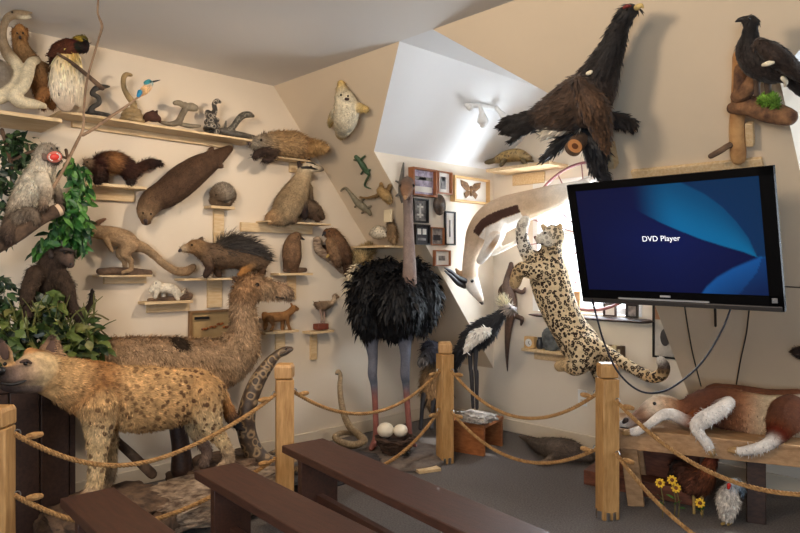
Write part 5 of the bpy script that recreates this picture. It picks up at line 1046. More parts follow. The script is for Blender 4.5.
def cloud(blobs, n, down=.7):
    out = []; w = np.array([b[3] ** 2 for b in blobs], float); w = w / w.sum()
    for k in rng.choice(len(blobs), n, p=w):
        x, y, o_, r_ = blobs[k]; a = rng.random() * 6.28; rr = r_ * math.sqrt(rng.random()); p, t = PL(x + rr * math.cos(a), y + rr * math.sin(a), max(.04, o_ + rng.normal(0, .035)))
        d = V(rng.normal(0, .6, 3)) + V((.25, 0, -down)); nn = V((.8, -.4, .6)) + V(rng.normal(0, .75, 3)); out.append((p, d, nn))
    return out
tl = thing('leafy_branches', 'hanging clusters of glossy green artificial leaves between the two monkeys', 'plant', PL(60, 200, .3)[0])
for pts in ([(2, 130, .2, 2), (10, 160, .25, 2), (12, 200, .3, 2), (0, 240, .35, 2)], [(66, 150, .3, 1.6), (72, 180, .34, 1.6), (74, 215, .38, 1.3), (76, 245, .38, 1)], [(12, 160, .25, 1.6), (40, 150, .26, 1.4), (66, 158, .3, 1.4)]):
    mb = MB(); pix_tube(mb, PL, pts, 7); mb.build('stem', BARK, tl)
leafset('leaves', LEAFM, tl, cloud([(10, 150, .24, 13), (24, 156, .2, 12), (5, 178, .3, 13), (14, 140, .2, 9), (30, 142, .18, 6), (3, 208, .34, 9), (4, 240, .38, 7), (6, 282, .42, 8), (4, 300, .44, 8)], 250, .6), .055, .028, ((34, 58, 32), (26, 46, 28), (48, 78, 42), (62, 90, 50)))
leafset('leaves', LEAFM, tl, cloud([(78, 172, .36, 11), (70, 164, .36, 8), (84, 186, .36, 7), (74, 200, .44, 13), (70, 218, .46, 15), (78, 226, .44, 12), (76, 240, .42, 10), (52, 240, .36, 12), (44, 246, .34, 8), (62, 232, .44, 14)], 520, 1.2), .068, .03)
iv = thing('ivy_tangle', 'tangle of pale green ivy leaves on top of the dark pedestal', 'plant', PL(50, 345, .4)[0])
mb = MB()
for k in range(16):
    x = rng.uniform(-5, 95); y = rng.uniform(318, 350); pts = [(x + dx, y + rng.normal(0, 6), .30 + rng.random() * .26, .9) for dx in (-16, -6, 4, 14)]; pix_tube(mb, PL, pts, 5)
mb.build('vines', mat('olive vine', (110, 100, 58), .8), iv)
leafset('leaves', IVYM, iv, cloud([(8, 330, .5, 14), (25, 326, .5, 13), (44, 335, .52, 16), (64, 330, .5, 13), (60, 348, .52, 14), (82, 340, .48, 13), (92, 350, .44, 12), (84, 362, .44, 10), (20, 346, .5, 14), (6, 350, .5, 12), (12, 312, .4, 9), (84, 322, .4, 6), (96, 362, .4, 6), (30, 308, .46, 7), (48, 300, .50, 8), (58, 306, .5, 7), (40, 312, .5, 8), (88, 324, .44, 6), (100, 344, .42, 5)], 420, .3), .085, .042, ((84, 104, 50), (56, 78, 36), (108, 122, 62), (36, 52, 30), (124, 124, 70)))

mb = MB()
for k in range(60):
    x = rng.uniform(-4, 98); y = rng.uniform(318, 348); o_ = .36 + rng.random() * .2; dx = rng.normal(0, 12); hgt = rng.uniform(10, 34)
    pix_tube(mb, PL, [(x, y, o_, .8), (x + dx * .4, y - hgt * .6, o_ + .03, .7), (x + dx, y - hgt, o_ + .05, .4)], 4, sub=3)
mb.build('grass_blades', mat('dry olive grass', (126, 122, 66), .8, dark=(70, 84, 40), scale=12), iv)

# ------------------------------------------------------------------ creatures on the sloped wall strip
SEAL = (224, 214, 188)
critter('seal_pup', 'cream white furry seal pup mounted upright on the sloped wall', 'animal',
    [chain(PS, [(341, 84, .06, 4, (226, 190, 110)), (343, 94, .085, 8.5, (206, 192, 160)), (346, 104, .10, 12, SEAL), (346, 116, .10, 13, SEAL), (344, 127, .075, 9.5, SEAL), (341, 135, .05, 5, (206, 176, 116))]),
     chain(PS, [(354, 106, .07, 6, SEAL), (361, 108, .07, 4.4, (206, 180, 122)), (366, 109, .06, 3.2, (200, 170, 108))]), chain(PS, [(336, 112, .07, 5, SEAL), (331, 120, .06, 3.4, (210, 186, 128)), (330, 126, .05, 2, (206, 180, 120))])], FURM, vox=.006, smooth=3, fn=PS,
    fur=[dict(n=3600, L=.014, w=.003, comb=fdir(.1, 0, -1), lift=.4, jit=.3)], eyes=[(341, 95, .15, 1.1), (348, 96, .15, 1.1)], parts_=[('nose', NOSEM, [[(346, 99, .155, 1.6), (348, 99, .155, 1.4)]])])
critter('green_lizard', 'small dark green lizard with a curled tail on the sloped wall', 'lizard',
    [chain(PS, [(356, 157, .024, 2.2), (359, 160, .024, 2.6), (363, 166, .024, 3.2), (366, 171, .024, 2.6), (369, 175, .024, 1.5), (366, 181, .024, 1.2), (365, 186, .024, 1.1), (371, 189, .024, .6)], (62, 88, 62)), chain(PS, [(358, 160, .024, 1.2), (354, 160, .01, 1)], (62, 88, 62)), chain(PS, [(361, 159, .024, 1.2), (365, 156, .01, 1)], (62, 88, 62)), chain(PS, [(365, 170, .024, 1.2), (370, 170, .01, 1)], (62, 88, 62)), chain(PS, [(364, 170, .024, 1.2), (361, 174, .01, 1)], (62, 88, 62))], SCALEM, vox=.004, smooth=1, fn=PS)
critter('grey_lizard', 'grey lizard with a long thin tail on the sloped wall below the green one', 'lizard',
    [chain(PS, [(341, 191, .026, 1), (343, 189, .026, 1.2), (346, 188.5, .026, 1.5), (351, 194, .024, 2), (357, 202, .03, 3.4), (363, 207, .03, 3.8), (368, 211, .024, 2.6), (370, 214, .024, 2)], (128, 120, 98)), chain(PS, [(358, 203, .024, 1.4), (355, 207, .01, 1.1)], (120, 112, 92)), chain(PS, [(360, 202, .024, 1.4), (364, 199, .01, 1.1)], (120, 112, 92)), chain(PS, [(366, 210, .024, 1.4), (362, 213, .01, 1.1)], (120, 112, 92)), chain(PS, [(367, 208, .024, 1.4), (371, 206, .01, 1.1)], (120, 112, 92))], SCALEM, vox=.004, smooth=1, fn=PS)
critter('brown_bat', 'small tan brown bat like creature pinned on the sloped wall', 'animal',
    [chain(PS, [(381, 191, .054, 4.5), (386, 196, .06, 5.5), (389, 201, .054, 3.6)], (168, 138, 92)), chain(PS, [(383, 192, .026, 3), (376, 196, .024, 1.8), (366, 198, .026, 1.1), (360, 197, .01, .8)], (150, 120, 80)), chain(PS, [(382, 190, .026, 3), (381, 184, .024, 2)], (160, 130, 88)), chain(PS, [(387, 193, .026, 3), (390, 186, .024, 2.4)], (150, 120, 80))], FURM, vox=.004, smooth=1, fn=PS, fur=[dict(n=900, L=.014, w=.003, comb=fdir(0, 0, -1), lift=.4, jit=.4)])
s_ = thing('slope_shelf', 'small pale shelf on the sloped wall beside the ostrich head', 'shelf', PS(390, 243, .05)[0])
a, b = PS(375, 247, 0)[0], PS(405, 243, 0)[0]; z_ = a[2]
MB().box(((a[0] + b[0]) / 2, a[1] - .125, z_ - .008), (b[0] - a[0] + .04, .25, .016)).build('board', PINE, s_, bevel=.002)
def PSS(x, y, o_=0):                                   # things on that little shelf
    d = ray(x, y); yy = a[1] - .165 - o_; t = (yy - CAM[1]) / d[1]; return CAM + t * d, t
critter('puffer_fish', 'pale spotted puffer fish lying on the little slope shelf', 'fish',
    [chain(PSS, [(371, 234, 0, 2.4), (375, 233, 0, 6), (380, 232.5, 0, 7), (385, 234, 0, 4.5), (388, 235, 0, 2)], (222, 212, 190), spot=.6)], coat_mat('puffer skin', 'spots', spot=(90, 70, 52), sscale=60, rough=.5), vox=.004, smooth=1, fn=PSS, eyes=[(374, 231, .045, .9)])
critter('small_owl', 'small ruffled brown bird beside the puffer fish on the slope shelf', 'bird',
    [chain(PSS, [(393, 240, .0, 4), (392, 232, .0, 5), (391, 225, .01, 4), (390, 220, .02, 3.4)], (150, 122, 90))], FEAM, vox=.005, fn=PSS, fur=[dict(n=700, L=.022, w=.006, comb=fdir(0, 0, -1), lift=.4, jit=.4)])
mb = MB(); p_, t_ = PSS(388, 216, .09); mb.box(p_, (.07, .02, .09)); cb_ = mb.build('cream_card', mat('cream card', (226, 210, 176), .7)); tag(cb_, 'upright cream card held above the small bird on the slope shelf', 'card')
sp2 = thing('dried_plume', 'fluffy tan dried plume cluster on the wall above the ostrich wing', 'ornament', PL(362, 260, .05)[0])
sc_ = [chain(PL, [(351, 272, .06, 5), (357, 264, .08, 7), (363, 256, .10, 7), (369, 250, .12, 5)], (196, 170, 122))]
body('tuft', sc_, coat_mat('dry plume', amount=.5), sp2, vox=.008, fur=[dict(n=2600, L=.045, w=.004, comb=fdir(0, -.3, 1), lift=.8, jit=.6)])

# ------------------------------------------------------------------ pictures and cases on the dormer cheek
def cheek(name, label, x0, x1, yt, yb, m, depth, pic, border, cat, detail=None):
    xm = (x0 + x1) / 2; a, t = PC(x0, (yt + yb) / 2, depth); b = PC(x1, (yt + yb) / 2, depth)[0]; hi_ = PC(x0, yt, depth)[0][2]; lo_ = PC(x0, yb, depth)[0][2]
    f, bx = wallframe(name, label, ((XD2, a[1], lo_), (XD2, b[1], hi_)), 'x', m, depth, pic, border, cat, 'frames on the dormer side wall')
    if detail:
        for nm, mm, du, dz, w, h_ in detail(abs(b[1] - a[1]), hi_ - lo_): MB().box(*bx(du, dz, w, h_, .004, depth * .4 + .001)).build(nm, mm, f, smooth=False)
    return f, bx, depth
LIL = mat('lilac print', (196, 184, 206), .5, dark=(120, 112, 130), scale=20); PALE = mat('pale mat board', (226, 222, 214), .7, var=.05); GREYP = mat('grey photo', (150, 146, 142), .5, dark=(84, 80, 80), scale=30)
WF, PF, BF = mat('orange wood frame', (158, 98, 60), .45, var=.25), mat('light wood frame', (216, 176, 120), .5, var=.15), BLACKM
DKP = mat('dark print', (52, 48, 54), .6, var=.3)
cheek('shadow_box', 'orange wooden shadow box with a lilac scene, largest on the dormer side wall', 413.5, 437.5, 166.5, 195, WF, .055, LIL, .014, 'frame', lambda w, h_: [('dark_band', GREYP, 0, .03, w * .78, h_ * .13), ('dark_band', DKP, -w * .02, .03, w * .3, h_ * .10), ('pale_strip', PALE, 0, -h_ * .24, w * .76, h_ * .2)])
cheek('shadow_box', 'narrow wooden box frame right beside the largest shadow box', 438.5, 452.5, 170.5, 193, WF, .045, PALE, .009, 'frame', lambda w, h_: [('insect', GREYP, 0, .0, w * .35, h_ * .55), ('insect', DKP, 0, .03, w * .2, h_ * .2)])
f, bx, dp = cheek('moth_case', 'pale wooden glass case with a large brown moth', 455, 490, 175, 201, PF, .05, PALE, .016, 'frame')
mth = MB(); cc, _ = bx(0, .0, .1, .1, .004, dp * .4 + .004); cc = np.array(cc)
for s_ in (1, -1):
    for q in ([(0, .01), (.045, .06), (.125, .075), (.115, .03), (.05, -.01)], [(0, 0), (.05, -.005), (.085, -.03), (.06, -.065), (.01, -.03)]):
        pts = [cc + np.array([0, s_ * u, v]) for u, v in q]; mth.add(pts + [p + np.array([.004, 0, 0]) for p in pts], [tuple(range(5)), tuple(range(5, 10))] + [(i, (i + 1) % 5, 5 + (i + 1) % 5, 5 + i) for i in range(5)])
mth.tube([cc + np.array([.004, 0, .03]), cc + np.array([.004, 0, -.04])], .008, 8)
mth.build('moth', mat('brown moth', (150, 112, 74), .8, dark=(86, 62, 44), scale=40), f, smooth=False)
cheek('black_picture', 'black frame with a pale lizard shape on grey, beside the ostrich head', 414, 429, 198, 222, BF, .03, GREYP, .012, 'frame', lambda w, h_: [('lizard_print', PALE, 0, .0, w * .12, h_ * .6), ('lizard_print', PALE, .0, .03, w * .4, h_ * .08), ('lizard_print', PALE, .0, -.03, w * .4, h_ * .08)])
cheek('black_picture', 'black frame holding two rows of small pale prints, lowest dark one', 416, 430.5, 224, 244.5, BF, .03, DKP, .01, 'frame', lambda w, h_: [('print', PALE, -w * .18, h_ * .15, w * .24, h_ * .28), ('print', PALE, w * .18, h_ * .15, w * .24, h_ * .28), ('print', GREYP, 0, -h_ * .22, w * .55, h_ * .12)])
cheek('photo_frame', 'grey photo in a thin frame touching the lowest dark frame', 431.5, 444.5, 227, 245, WF, .025, GREYP, .008, 'frame', lambda w, h_: [('subject', DKP, 0, -.01, w * .5, h_ * .3)])
cheek('tall_frame', 'tall narrow black frame with a white strip picture', 445.5, 456, 211, 245, BF, .02, PALE, .012, 'frame', lambda w, h_: [('mark', GREYP, 0, .0, w * .1, h_ * .5)])
cheek('small_case', 'small pale case hanging lowest of the frames above the antelope horns', 435.5, 451, 250, 266, WF, .03, PALE, .009, 'frame', lambda w, h_: [('subject', GREYP, 0, 0, w * .4, h_ * .3)])
p_, t_ = PC(439.5, 205, .03); ts = thing('turtle_shell', 'dark brown domed turtle shell hanging between the frames', 'shell', p_)
MB().ball(p_, 1.0, (.035, .062, .080), n=20).build('shell', mat('dark turtle shell', (96, 78, 62), .4, dark=(44, 36, 32), scale=26, bump=.4, bscale=50), ts)
critter('small_crocodile', 'small grey crocodile mounted upright on the edge of the dormer side wall', 'lizard',
    [chain(PC, [(403.5, 163, .02, .9), (402.5, 172, .02, 1.8), (401.5, 182, .025, 2.8), (401, 190, .025, 3), (401.5, 196, .025, 2.4), (402, 202, .025, 1.3)], (98, 92, 84)), chain(PC, [(400, 183, .02, 1.3), (396, 181, .01, 1)], (98, 92, 84)), chain(PC, [(400, 193, .02, 1.3), (396, 196, .01, 1)], (98, 92, 84)), chain(PC, [(402, 184, .02, 1.2), (405, 181, .01, .9)], (98, 92, 84))], SCALEM, vox=.004, smooth=1, fn=PC)

# ------------------------------------------------------------------ dormer: track light and turtle shelf
LN = V((-(H - ZD), 0, (XD1 - XD2))).normalized()       # outward normal of the dormer's left slope
def PDo(x, y, off=0.0):
    n = np.array([-(H - ZD), 0, (XD1 - XD2)]); n = n / np.linalg.norm(n); c = n @ np.array([XD1, 0, H]); d = ray(x, y); t = (c - off - n @ CAM) / (n @ d); return CAM + t * d, t
tk = thing('track_light', 'white two headed spotlight bar on the white dormer ceiling', 'light', PDo(488, 108, .01)[0])
mb = MB(); pix_tube(mb, PDo, [(466, 105, .02, 2.2), (480, 106, .02, 2.4), (496, 109, .02, 2.2)], 10); mb.build('bar', WHITEP, tk)
BULB = mat('frosted bulb glass', (226, 226, 224), .25)
for rows, rb_ in (([(480, 106, .03, 2), (481, 110, .06, 2.4), (482, 114, .08, 3.4)], [(482, 114, .08, 3.2), (482.5, 119, .11, 5.2), (483, 122.5, .13, 5.4), (483, 124.5, .14, 3.6)]), ([(497, 108, .03, 2), (500, 112, .06, 2.4), (502, 114, .08, 3)], [(502, 114, .08, 3), (505, 118, .11, 4.6), (508, 121, .13, 4.6)]), ([(467, 105, .03, 1.8), (468, 106, .05, 2.8)], [(468, 106, .05, 2.6), (470, 108, .07, 3)])):
    mb = MB(); pix_tube(mb, PDo, rows, 10); mb.build('lamp_holder', WHITEP, tk); mb = MB(); pix_tube(mb, PDo, rb_, 14); mb.build('bulb', BULB, tk)
ws = thing('window_shelf', 'pale pine shelf high in the dormer corner carrying the small turtle', 'shelf', PY(517, 165, .1)[0])
a, b = PY(486, 167, .26)[0], PY(549, 163, .26)[0]; zt = PY(517, 165, .26)[0][2]
MB().box(((max(a[0], XD2 + .01) + b[0]) / 2, WY - .131, zt - .012), (b[0] - max(a[0], XD2 + .01), .258, .024)).build('board', PINE, ws, bevel=.002)
MB().box((PY(528, 175, .02)[0][0], WY - .013, zt - .075), (.30, .022, .09)).build('cleat', PINE, ws, bevel=.002)
def PTs(x, y, o_=0): return PY(x, y, .14 + o_)
critter('small_turtle', 'small yellowish brown turtle on the high corner shelf by the window', 'turtle',
    [chain(PTs, [(497, 160, 0, 5, (170, 144, 96)), (507, 156.5, 0, 8, (190, 160, 104)), (518, 155, 0, 8.5, (180, 152, 100)), (527, 158, 0, 5.5, (164, 138, 92))], flat=(UP, .75), spot=.7), chain(PTs, [(496, 160, .02, 3), (489, 162, .04, 2.6), (486, 162.5, .05, 1.8)], (110, 94, 64)), chain(PTs, [(504, 161, .06, 2.6), (501, 165, .09, 2)], (110, 94, 64)), chain(PTs, [(523, 161, .06, 2.6), (526, 164.5, .08, 2)], (110, 94, 64)), chain(PTs, [(528, 160, .0, 2), (533, 161, .0, 1.2)], (110, 94, 64))],
    coat_mat('turtle shell pattern', 'spots', spot=(50, 40, 30), sscale=40, rough=.45, spec=.5), vox=.005, smooth=1, fn=PTs)

# ------------------------------------------------------------------ window sill, wheel and lower shelf
sl_ = thing('window_sill', 'dark live edged wooden sill board below the window', 'sill', PY(584, 318, .05)[0])
a, b = PY(528, 311, .12)[0], PY(640, 321, .12)[0]; zs = (PY(584, 316, .12)[0][2])
MB().tube([(a[0], WY - .065, zs - .018), (a[0] + .06, WY - .066, zs - .018), (a[0] + .3, WY - .066, zs - .016), (b[0], WY - .066, zs - .016)], [.03, .055, .062, .064], 12, flat=(UP, .26)).build('board', DARKW, sl_)
ls = thing('low_shelf', 'pale narrow shelf below the window behind the leopard, with clock and stone', 'shelf', PY(568, 352, .05)[0])
a, b = PY(522, 347, .10)[0], PY(616, 359, .10)[0]; zl = PY(568, 353, .10)[0][2]
MB().box(((a[0] + b[0]) / 2, WY - .056, zl - .011), (b[0] - a[0], .11, .022)).build('board', PINE, ls, bevel=.002)
MB().box(((a[0] + b[0]) / 2, WY - .012, zl - .055), (b[0] - a[0] - .12, .022, .066)).build('cleat', PINE, ls, bevel=.002)
def sillframe(name, label, x0, x1, yt, m, pic, z0, off, dpt=.02, border=.012):
    a, b = PY(x0, yt, off)[0], PY(x1, yt, off)[0]; zt_ = a[2]
    f, bx = wallframe(name, label, ((a[0], WY - off + dpt, z0 + .002), (b[0], WY - off + dpt, zt_)), 'y', m, dpt, pic, border, 'frame', 'small frames on the window sill')
sillframe('photo_frame', 'light wood framed card on the sill beside the leopard back', 565, 580, 291, PF, mat('warm card', (214, 178, 140), .6, var=.2), zs, .07)
sillframe('photo_frame', 'dark framed pale print in the middle of the sill under the television', 603, 616, 303, DARKW, PALE, zs, .07)
sillframe('photo_frame', 'small black framed print at the far end of the sill', 625.5, 637.5, 304, BF, GREYP, zs, .07)
ck = thing('mantel_clock', 'small square pale wooden clock with round white face on the low shelf', 'clock', (PY(530.5, 341, .06)[0][0], WY - .06, zl))
ca, ct_ = PY(530.5, 340, .06); cw = 11.5 * ct_ / F
MB().box((ca[0], WY - .06, zl + .002 + cw / 2), (cw, .05, cw)).build('case', PF, ck, bevel=.004)
MB().lathe((ca[0], WY - .086, zl + cw / 2), [(0, 0), (cw * .34, 0), (cw * .34, .003), (0, .003)], 20, axis=(0, -1, 0)).build('dial', WHITEP, ck)
for a_, l_ in ((.6, .5), (2.4, .7)):
    MB().box((ca[0] + math.sin(a_) * cw * .34 * l_ / 2, WY - .0905, zl + cw / 2 + math.cos(a_) * cw * .34 * l_ / 2), (.004, .002, cw * .34 * l_), Matrix.Rotation(a_, 3, 'Y')).build('hand', BLACKM, ck, smooth=False)
jr = thing('dark_jar', 'small dark jar behind the clock on the low shelf', 'jar', (PY(537.5, 341, .05)[0][0], WY - .045, zl))
MB().lathe((PY(538, 341, .05)[0][0] + .01, WY - .04, zl + .001), [(.02, 0), (.028, .02), (.026, .06), (.016, .075), (.018, .09), (0, .092)], 16).build('pot', mat('dark glaze', (48, 50, 56), .3), jr)
st_ = thing('grey_stone', 'upright rough grey stone standing on the low shelf behind the leopard', 'stone', (PY(551, 342, .05)[0][0], WY - .055, zl))
rock('stone', (PY(551, 342, .055)[0][0], WY - .056, zl + .082), (.13, .085, .17), 51, mat('slate grey stone', (112, 116, 116), .85, dark=(64, 68, 70), scale=14, bump=.6), st_, amp=.16, sub=4)
for k in range(4):
    x = 604.5 + k * 5.4; a_ = PY(x, 346, .05)[0]; cc_ = (188, 168, 122) if k % 2 == 0 else (110, 84, 60)
    bk_ = thing('small_book', 'small worn %s booklet on the low shelf, %s from the leopard tail' % (('tan', 'brown', 'cream', 'dark')[k], ('nearest', 'second', 'third', 'farthest')[k]), 'book', (a_[0], WY - .045, zl), 'booklets on the low shelf')
    MB().box((a_[0], WY - .045, zl + .041), (.034, .06, .08)).build('cover', mat(('tan', 'brown', 'cream', 'dark')[k] + ' cover', ((196, 172, 124), (128, 96, 66), (218, 200, 160), (92, 72, 54))[k], .7), bk_, bevel=.002)
    MB().box((a_[0], WY - .077, zl + .045), (.018, .002, .03)).build('spine_label', mat('paper label', (224, 214, 186), .7), bk_, smooth=False)
wh = thing('spoked_wheel', 'big thin rimmed reddish spoked wheel hanging in front of the window', 'wheel', PY(588, 236, .16)[0])
wc, wt_ = PY(588, 236, .16); wr = 74 * wt_ / F
MB().tube([wc + np.array([wr * math.cos(a) , 0, wr * math.sin(a)]) for a in np.linspace(0, 6.2832, 73)], .011, 8, cap=False).build('rim', mat('dull red iron', (150, 96, 100), .5, var=.2), wh)
MB().lathe((wc[0], wc[1] - .06, wc[2]), [(0, 0), (.03, 0), (.045, .03), (.045, .09), (.03, .12), (0, .12)], 16, axis=(0, 1, 0)).build('hub', mat('dull red iron', (150, 96, 100)), wh)
for k in range(16):
    a_ = k * math.pi / 8 + .1; d = np.array([math.cos(a_), 0, math.sin(a_)]); MB().tube([wc + d * .035, wc + d * wr], .0042, 6).build('spoke', mat('dull red iron', (150, 96, 100)), wh)
# monitor lizard on the window wall
MO, = ((92, 70, 58),)
critter('monitor_lizard', 'brown long tailed lizard mounted head up on the wall behind the crane', 'lizard',
    [chain(PY, [(511, 264, .05, 2.4, MO), (510.5, 271, .05, 4, MO), (508, 277, .05, 3.6, MO), (508, 288, .05, 6.2, MO), (510, 301, .05, 7, MO), (510.5, 313, .05, 6.2, MO), (509, 323, .05, 4.4, MO), (507.5, 340, .04, 3, MO), (507, 356, .03, 1.8, MO), (507.5, 371, .02, .7, MO)]),
     chain(PY, [(506, 284, .05, 3, MO), (501, 289, .04, 2.4, MO), (500, 294, .03, 2.2, MO)]), chain(PY, [(511, 286, .05, 3, MO), (518, 291, .04, 2.4, MO), (523, 292, .03, 2.2, MO), (525, 288, .025, 1.2, MO)]),
     chain(PY, [(507, 314, .05, 3.2, MO), (502, 319, .04, 2.4, MO), (500, 325, .03, 2, MO)]), chain(PY, [(512, 314, .05, 3.2, MO), (518, 317, .04, 2.6, MO), (522, 319, .03, 2.4, MO), (521, 325, .025, 1.2, MO)])], SCALEM, vox=.006, fn=PY, eyes=[(508.5, 270, .075, .8)])
# framed print right of the window
lo, hi = PY(652.5, 357, .02)[0], PY(676, 304, .02)[0]
f, bx = wallframe('framed_print', 'black framed print of a dark bird on grey, on the wall below the television', ((lo[0], WY, lo[2]), (PY(677, 330, .02)[0][0], WY, hi[2])), 'y', BF, .022, mat('grey print', (196, 190, 180), .6, dark=(150, 146, 138), scale=6), .012, 'picture')
w_ = abs(PY(677, 330, .02)[0][0] - lo[0]); h_ = abs(hi[2] - lo[2])
mb = MB(); c0, _ = bx(0.0, -h_ * .12, .1, .1, .004, .012); c0 = np.array(c0)
mb.ball(c0, 1, (w_ * .2, .003, h_ * .16), n=14); mb.ball(c0 + np.array([w_ * .1, 0, h_ * .18]), 1, (w_ * .08, .003, h_ * .06), n=12); mb.build('printed_bird', mat('dark ink', (66, 62, 62), .7, var=.3), f)
MB().box(*bx(0, h_ * .33, w_ - .03, h_ * .26, .003, .010)).build('brown_band', mat('brown print band', (150, 110, 82), .6), f, smooth=False)
ol = thing('wall_outlet', 'white wall outlet low on the window wall behind the rope', 'outlet', PY(582.5, 398, 0)[0])
MB().box(PY(582.5, 398, .005)[0], (.075, .008, .118)).build('plate', WHITEP, ol, bevel=.002)
for dz in (.025, -.025): MB().box(PY(582.5, 398, .0105)[0] + np.array([0, 0, dz]), (.034, .004, .032)).build('socket', mat('ivory plastic', (206, 200, 190), .5), ol, bevel=.002)

# ------------------------------------------------------------------ floor: grey animal by the wall, wooden steps
fa = critter('grey_animal', 'grey brown furry animal lying flat on the floor along the window wall', 'animal',
    [chain(PZ, [(519, 436, .03, 1.2, (150, 134, 118)), (528, 440, .04, 3, (120, 104, 90)), (537, 445, .06, 6.5, (112, 98, 86)), (552, 448, .088, 10.5, (112, 98, 86)), (568, 450, .092, 11, (104, 90, 80)), (580, 454, .07, 8.5, (104, 90, 80)), (590, 458, .05, 5, (90, 78, 70))]),
     chain(PZ, [(556, 452, .06, 5, (112, 98, 86)), (548, 460, .04, 3.2, (130, 114, 98)), (543, 462, .03, 2.6, (130, 114, 98))])], FURM, vox=.008, smooth=3, fn=PZ, fur=[dict(n=4200, L=.02, w=.0035, comb=fdir(.8, .2, -.1), lift=.35, jit=.3)])
sx = thing('wooden_steps', 'reddish brown low wooden step box behind the right post, under the calf bench', 'steps', PZ(625, 470, 0)[0])
c0 = PZ(598, 484, 0)[0]; Mx = Matrix.Rotation(R(10), 3, 'Z'); RW = mat('reddish brown wood', (120, 70, 48), .5, dark=(84, 46, 32), scale=9, stretch=(1, 7, 7), bump=.12)
def stb(c, d): return (V(c0) + Mx @ V(c), d, Mx)
MB().box(*stb((.26, .20, .045), (.66, .52, .09))).build('base', RW, sx, bevel=.005)
MB().box(*stb((.30, .26, .20), (.54, .38, .22))).build('chest', RW, sx, bevel=.005)
MB().box(*stb((.30, .25, .322), (.58, .42, .024))).build('lid', RW, sx, bevel=.005)

# ------------------------------------------------------------------ calf on its trestle bench
bt = thing('trestle_bench', 'pale wooden trestle bench carrying the lying calf below the television', 'bench', (2.7, 3.2, 0))
BZ = .44; A_ = V(PZ(612, 428, BZ)[0]); B_ = V(PZ(800, 446, BZ)[0]); bd = (B_ - A_); bd.z = 0; bd.normalize(); bn = V((-bd.y, bd.x, 0)); Mb = Matrix((bd, bn, V((0, 0, 1)))).transposed()
BW = .44; LB = 1.35
TAN = mat('tan bench board', (184, 146, 104), .55, dark=(158, 120, 82), scale=7, stretch=(1.2, 8, 8), bump=.1)
MB().box(A_ + bd * LB / 2 + bn * BW / 2 + V((0, 0, -.015)), (LB, BW, .03), Mb).build('top', TAN, bt, bevel=.004)
MB().box(A_ + bd * LB / 2 + bn * .012 + V((0, 0, -.06)), (LB, .024, .10), Mb).build('apron', TAN, bt, bevel=.003)
for u_, v_, m_ in ((.10, .06, TAN), (.72, .06, DARKW), (.10, .38, TAN), (1.2, .38, DARKW)):
    MB().box(A_ + bd * u_ + bn * v_ + V((0, 0, -.235)), (.09, .04, .41), Mb @ Matrix.Rotation(R(-7 if u_ < .5 else 0), 3, 'Y')).build('leg', m_, bt, bevel=.004)
def PB(x, y, h=0.0, back=None):
    """point over the bench at height h above its top"""
    d = ray(x, y)
    if back is None: t = (BZ + h - CAM[2]) / d[2]; return CAM + t * d, t
    n = np.array(bn); t = (n @ (np.array(A_) + n * back - CAM)) / (n @ d); return CAM + t * d, t
def PBb(x, y, b_): return PB(x, y, 0, b_)
cf = thing('calf', 'brown and white calf lying on its side on the pale trestle bench', 'animal', A_ + bd * .6 + bn * .2)
CBR, CW, CCR = (108, 66, 46), (238, 230, 222), (214, 192, 160)
cfc = [chain(PBb, [(700, 408, .22, 17, CBR), (720, 407, .25, 21, CBR), (742, 412, .26, 21, (170, 120, 86)), (766, 417, .26, 22, CCR), (790, 418, .27, 23, CCR), (815, 416, .27, 22, CW)]),
       chain(PBb, [(716, 396, .33, 13, CBR), (740, 396, .36, 11, CBR), (770, 400, .37, 11, (120, 76, 54)), (800, 400, .37, 11, (120, 76, 54))]),
       chain(PBb, [(704, 404, .24, 15, CBR), (690, 408, .20, 11, CBR), (676, 409, .17, 8.5, (150, 100, 70)), (664, 407, .15, 11, (196, 156, 122)), (653, 408.5, .13, 10.5, (226, 206, 182)), (642, 415, .10, 7.2, (176, 130, 100)), (631, 421.5, .07, 5.6, (190, 168, 156)), (623, 425, .06, 5, CW)]),
       chain(PBb, [(676, 401, .19, 3, (206, 170, 136)), (666, 398, .16, 3.4, (226, 206, 180)), (655, 396, .15, 2, (226, 206, 180))]),
       chain(PBb, [(700, 416, .14, 9, CBR), (688, 421, .06, 6.5, (150, 96, 66)), (674, 415, .03, 6.2, CW), (664, 414.5, .01, 5.6, CW), (655, 420, -.01, 4.6, CW), (644, 428, -.025, 3.9, CW), (636, 431.5, -.03, 4.4, CW), (630, 432, -.03, 3.6, CW)]),
       chain(PBb, [(722, 408, .10, 10, CBR), (729, 402, .06, 6, CW), (717, 412, .02, 8, CW), (703, 420, -.03, 8.2, CW), (696.5, 427, -.04, 6.8, CW), (701, 436, -.05, 5.2, CW), (707, 444, -.05, 5.4, CW), (710, 449, -.05, 4.6, CW)]),
       chain(PBb, [(790, 412, .16, 18, CBR), (782, 424, .08, 15, CBR), (776, 436, .02, 9, CBR), (768, 444, -.03, 6, CW), (754, 449, -.05, 5.4, CW), (742, 451, -.05, 4.6, CW), (736, 450.5, -.05, 3.6, CW)])]
body('body', cfc, coat_mat('short calf hair', amount=.3, scale=40, bump=.3), cf, vox=.008, smooth=3, fur=[dict(n=3500, L=.022, w=.004, comb=fdir(0, 0, -1), lift=.4, jit=.4, keep=lambda p, n: (p[:, 0] > 2.6) & (p[:, 2] < .62)), dict(n=9000, L=.012, w=.003, comb=fdir(.7, .3, -.5), lift=.25, jit=.25)])
